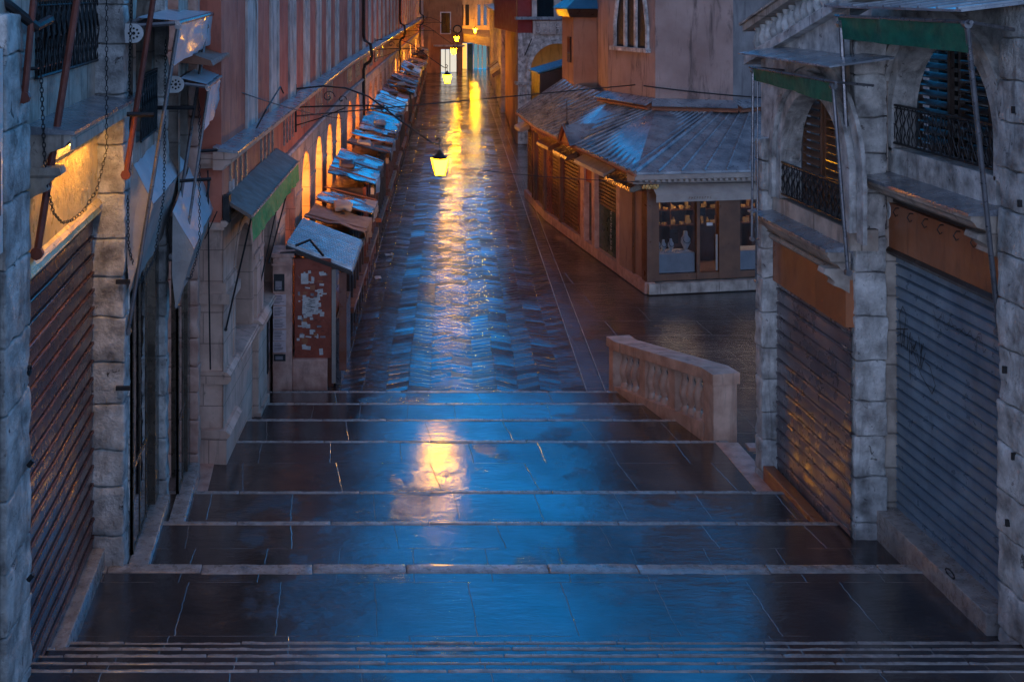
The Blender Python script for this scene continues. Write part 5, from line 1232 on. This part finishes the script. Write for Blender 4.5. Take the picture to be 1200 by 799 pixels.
mb = MB(); mb.extr([(c.x + .3 * math.cos(q), c.y - .01, c.z + .3 * math.sin(q)) for q in [k * math.pi / 8 for k in range(16)]], (0, 0, 0), (0, .004, 0)); mb.build('sign_face', m['ochre2'], sg)
t = root('golden_end_house', (14.5, 112, 0), 'golden house beyond the bend with tall windows over green and blue shopfronts', 'building')
fg = Fr(12.45, 110, 1, 0, 1)
mb = MB(); fg.box(mb, 0, 4.3, 2.5, 13, 0, 4); fg.box(mb, 0, .35, 0, 2.5, 0, 4); fg.box(mb, 3.3, 4.3, 0, 2.5, 0, 4); mb.build('wall', m['ochre2'], t)
mb = MB()
for u, w in ((.2, .35), (.75, .35), (1.9, .3), (2.5, .3), (3.1, .3)): fg.box(mb, u, u + w, 4.2, 6.2, -.02, .01)
mb.build('window', m['glass'], t)
mb = MB(); mb.hexa([fg.p(.4, 2.6, 0), fg.p(3.6, 2.5, 0), fg.p(3.6, 2.1, -1.4), fg.p(.4, 2.7, -1.4), fg.p(.4, 3.9, 0), fg.p(3.6, 3.7, 0), fg.p(3.6, 3.0, -1.5), fg.p(.4, 3.4, -1.5)]); mb.build('awning', m['brown_roof'], t)
mb = MB(); fg.box(mb, .36, .95, .0, 2.45, .5, .55); mb.build('lit_shop_window', m['gold_glow'], t)
mb = MB(); fg.box(mb, .95, 1.5, 0, 2.45, .3, .35); mb.build('green_hoarding', m['green_door'], t)
mb = MB(); fg.box(mb, 1.6, 2.9, .05, 2.45, .5, .55); mb.build('lit_shop_window', m['teal_glow'], t)
mb = MB()
for u in (1.5, 1.95, 2.35, 2.8, 3.2): fg.box(mb, u, u + .08, 0, 2.5, .1, .2)
mb.build('shopfront_post', m['white'], t)
t = root('closing_house', (18, 112, 0), 'tall plaster house behind the street end, right of the golden house', 'building')
mb = MB(); mb.box(16.9, 22, 108, 116, 0, 13); mb.build('wall', m['ochre'], t)

def litter(x, y, s_, label):
    t = root('paper_scrap', (x, y, 0), label, 'litter', 'scraps of paper on the paving'); mb = MB()
    cloth_quad(mb, (x, y, .01), (x + s_, y + .02, .02), (x + s_ * .9, y + s_ * 1.6, .03), (x - .02, y + s_ * 1.4, .012), 5, 5, .05); mb.build('scrap', m['paper'], t, True)
litter(1.62, 32.3, .22, 'white paper scrap on the wet paving beside the third stall'); litter(1.22, 29.7, .16, 'small crumpled scrap near the foot of the second stall'); litter(-1.45, 17.9, .1, 'tiny white scrap at the palace wall by the steps')
# ------------------------------------------------------------------ overhead cables
def cable(a_, b_, sag, r_, label):
    a_, b_ = Vector(a_), Vector(b_); mb = MB()
    mb.tube([a_.lerp(b_, k / 16) - Vector((0, 0, sag * 4 * (k / 16) * (1 - k / 16))) for k in range(17)], r_, 5)
    o = mb.build('overhead_cable', m['iron']); tag(o, label, 'cable', 'cables slung across the street'); return o
cable((-.75, 25.1, 4.75), (9.0, 33.5, 4.75), .0, .016, 'taut black cable crossing the street above the nearest lantern to the church')
cable((9.0, 32.6, 4.8), (15.0, 30.5, 4.55), .12, .02, 'thick black cable along the foot of the church wall')
cable((3.4, 24.8, 3.6), (13.0, 27.0, 3.2), .25, .008, 'thin pale cable passing in front of the corner shop front')
cable((-1.9, 16.4, 6.3), (.3, 26.0, 4.6), .1, .01, 'thin wire running along the red palace cornice')

# ------------------------------------------------------------------ light
w = bpy.data.worlds.new("World"); sc.world = w; w.use_nodes = True; nt = w.node_tree
bg = nt.nodes['Background']; sky = nt.nodes.new('ShaderNodeTexSky'); sky.sky_type = 'NISHITA'; sky.sun_disc = False
sky.sun_elevation = math.radians(1.5); sky.sun_rotation = math.radians(200)
sky.dust_density = .6; sky.ozone_density = 3
# twilight: deep azure low down beyond the end of the street, paler overhead and behind the bridge
tc = nt.nodes.new('ShaderNodeTexCoord'); sp_ = nt.nodes.new('ShaderNodeSeparateXYZ'); nt.links.new(tc.outputs['Generated'], sp_.inputs[0])
mr = nt.nodes.new('ShaderNodeMapRange'); mr.interpolation_type = 'SMOOTHSTEP'; mr.inputs[1].default_value = .7; mr.inputs[2].default_value = .95; mr.inputs[3].default_value = 1; mr.inputs[4].default_value = 0
nt.links.new(sp_.outputs[2], mr.inputs[0])
m2 = nt.nodes.new('ShaderNodeMapRange'); m2.inputs[1].default_value = -.1; m2.inputs[2].default_value = .3; nt.links.new(sp_.outputs[1], m2.inputs[0])
mu = nt.nodes.new('ShaderNodeMath'); mu.operation = 'MULTIPLY'; nt.links.new(mr.outputs[0], mu.inputs[0]); nt.links.new(m2.outputs[0], mu.inputs[1])
bw = nt.nodes.new('ShaderNodeRGBToBW'); nt.links.new(sky.outputs[0], bw.inputs[0])
dim = nt.nodes.new('ShaderNodeMix'); dim.data_type = 'RGBA'; dim.inputs[0].default_value = .8; nt.links.new(sky.outputs[0], dim.inputs[6]); nt.links.new(bw.outputs[0], dim.inputs[7])
tn = nt.nodes.new('ShaderNodeMix'); tn.data_type = 'RGBA'; tn.inputs[6].default_value = (.43, .62, 1.02, 1); tn.inputs[7].default_value = (.018, .70, 1.62, 1); nt.links.new(mu.outputs[0], tn.inputs[0])
ml = nt.nodes.new('ShaderNodeMix'); ml.data_type = 'RGBA'; ml.blend_type = 'MULTIPLY'; ml.inputs[0].default_value = 1; nt.links.new(dim.outputs[2], ml.inputs[6]); nt.links.new(tn.outputs[2], ml.inputs[7])
nt.links.new(ml.outputs[2], bg.inputs[0]); bg.inputs[1].default_value = SKY
sun = bpy.data.lights.new('sun', 'SUN'); sun.energy = .06; sun.angle = math.radians(25); sun.color = (.45, .65, 1)
so = bpy.data.objects.new('sun', sun); col.objects.link(so); so.rotation_euler = (math.radians(35), math.radians(5), math.radians(20))

# ------------------------------------------------------------------ camera
cam = bpy.data.cameras.new('camera'); co = bpy.data.objects.new('camera', cam); col.objects.link(co)
co.location = (0, 0, H0); co.rotation_euler = (math.radians(90), 0, 0)
cam.sensor_fit = 'HORIZONTAL'; cam.sensor_width = 36; cam.lens = F0 / 1200 * 36
cam.shift_x = (600 - PX) / 1200; cam.shift_y = -(399.5 - PY) / 1200
cam.clip_end = 2000; cam.clip_start = .1
sc.camera = co
sc.render.engine = 'CYCLES'; sc.cycles.use_denoising = True
sc.cycles.max_bounces = 6; sc.cycles.diffuse_bounces = 3; sc.cycles.glossy_bounces = 4; sc.cycles.transparent_max_bounces = 8
sc.cycles.sample_clamp_indirect = 6; sc.cycles.caustics_reflective = False; sc.cycles.caustics_refractive = False
sc.view_settings.view_transform = 'Standard'; sc.view_settings.look = 'None'; sc.view_settings.exposure = 0
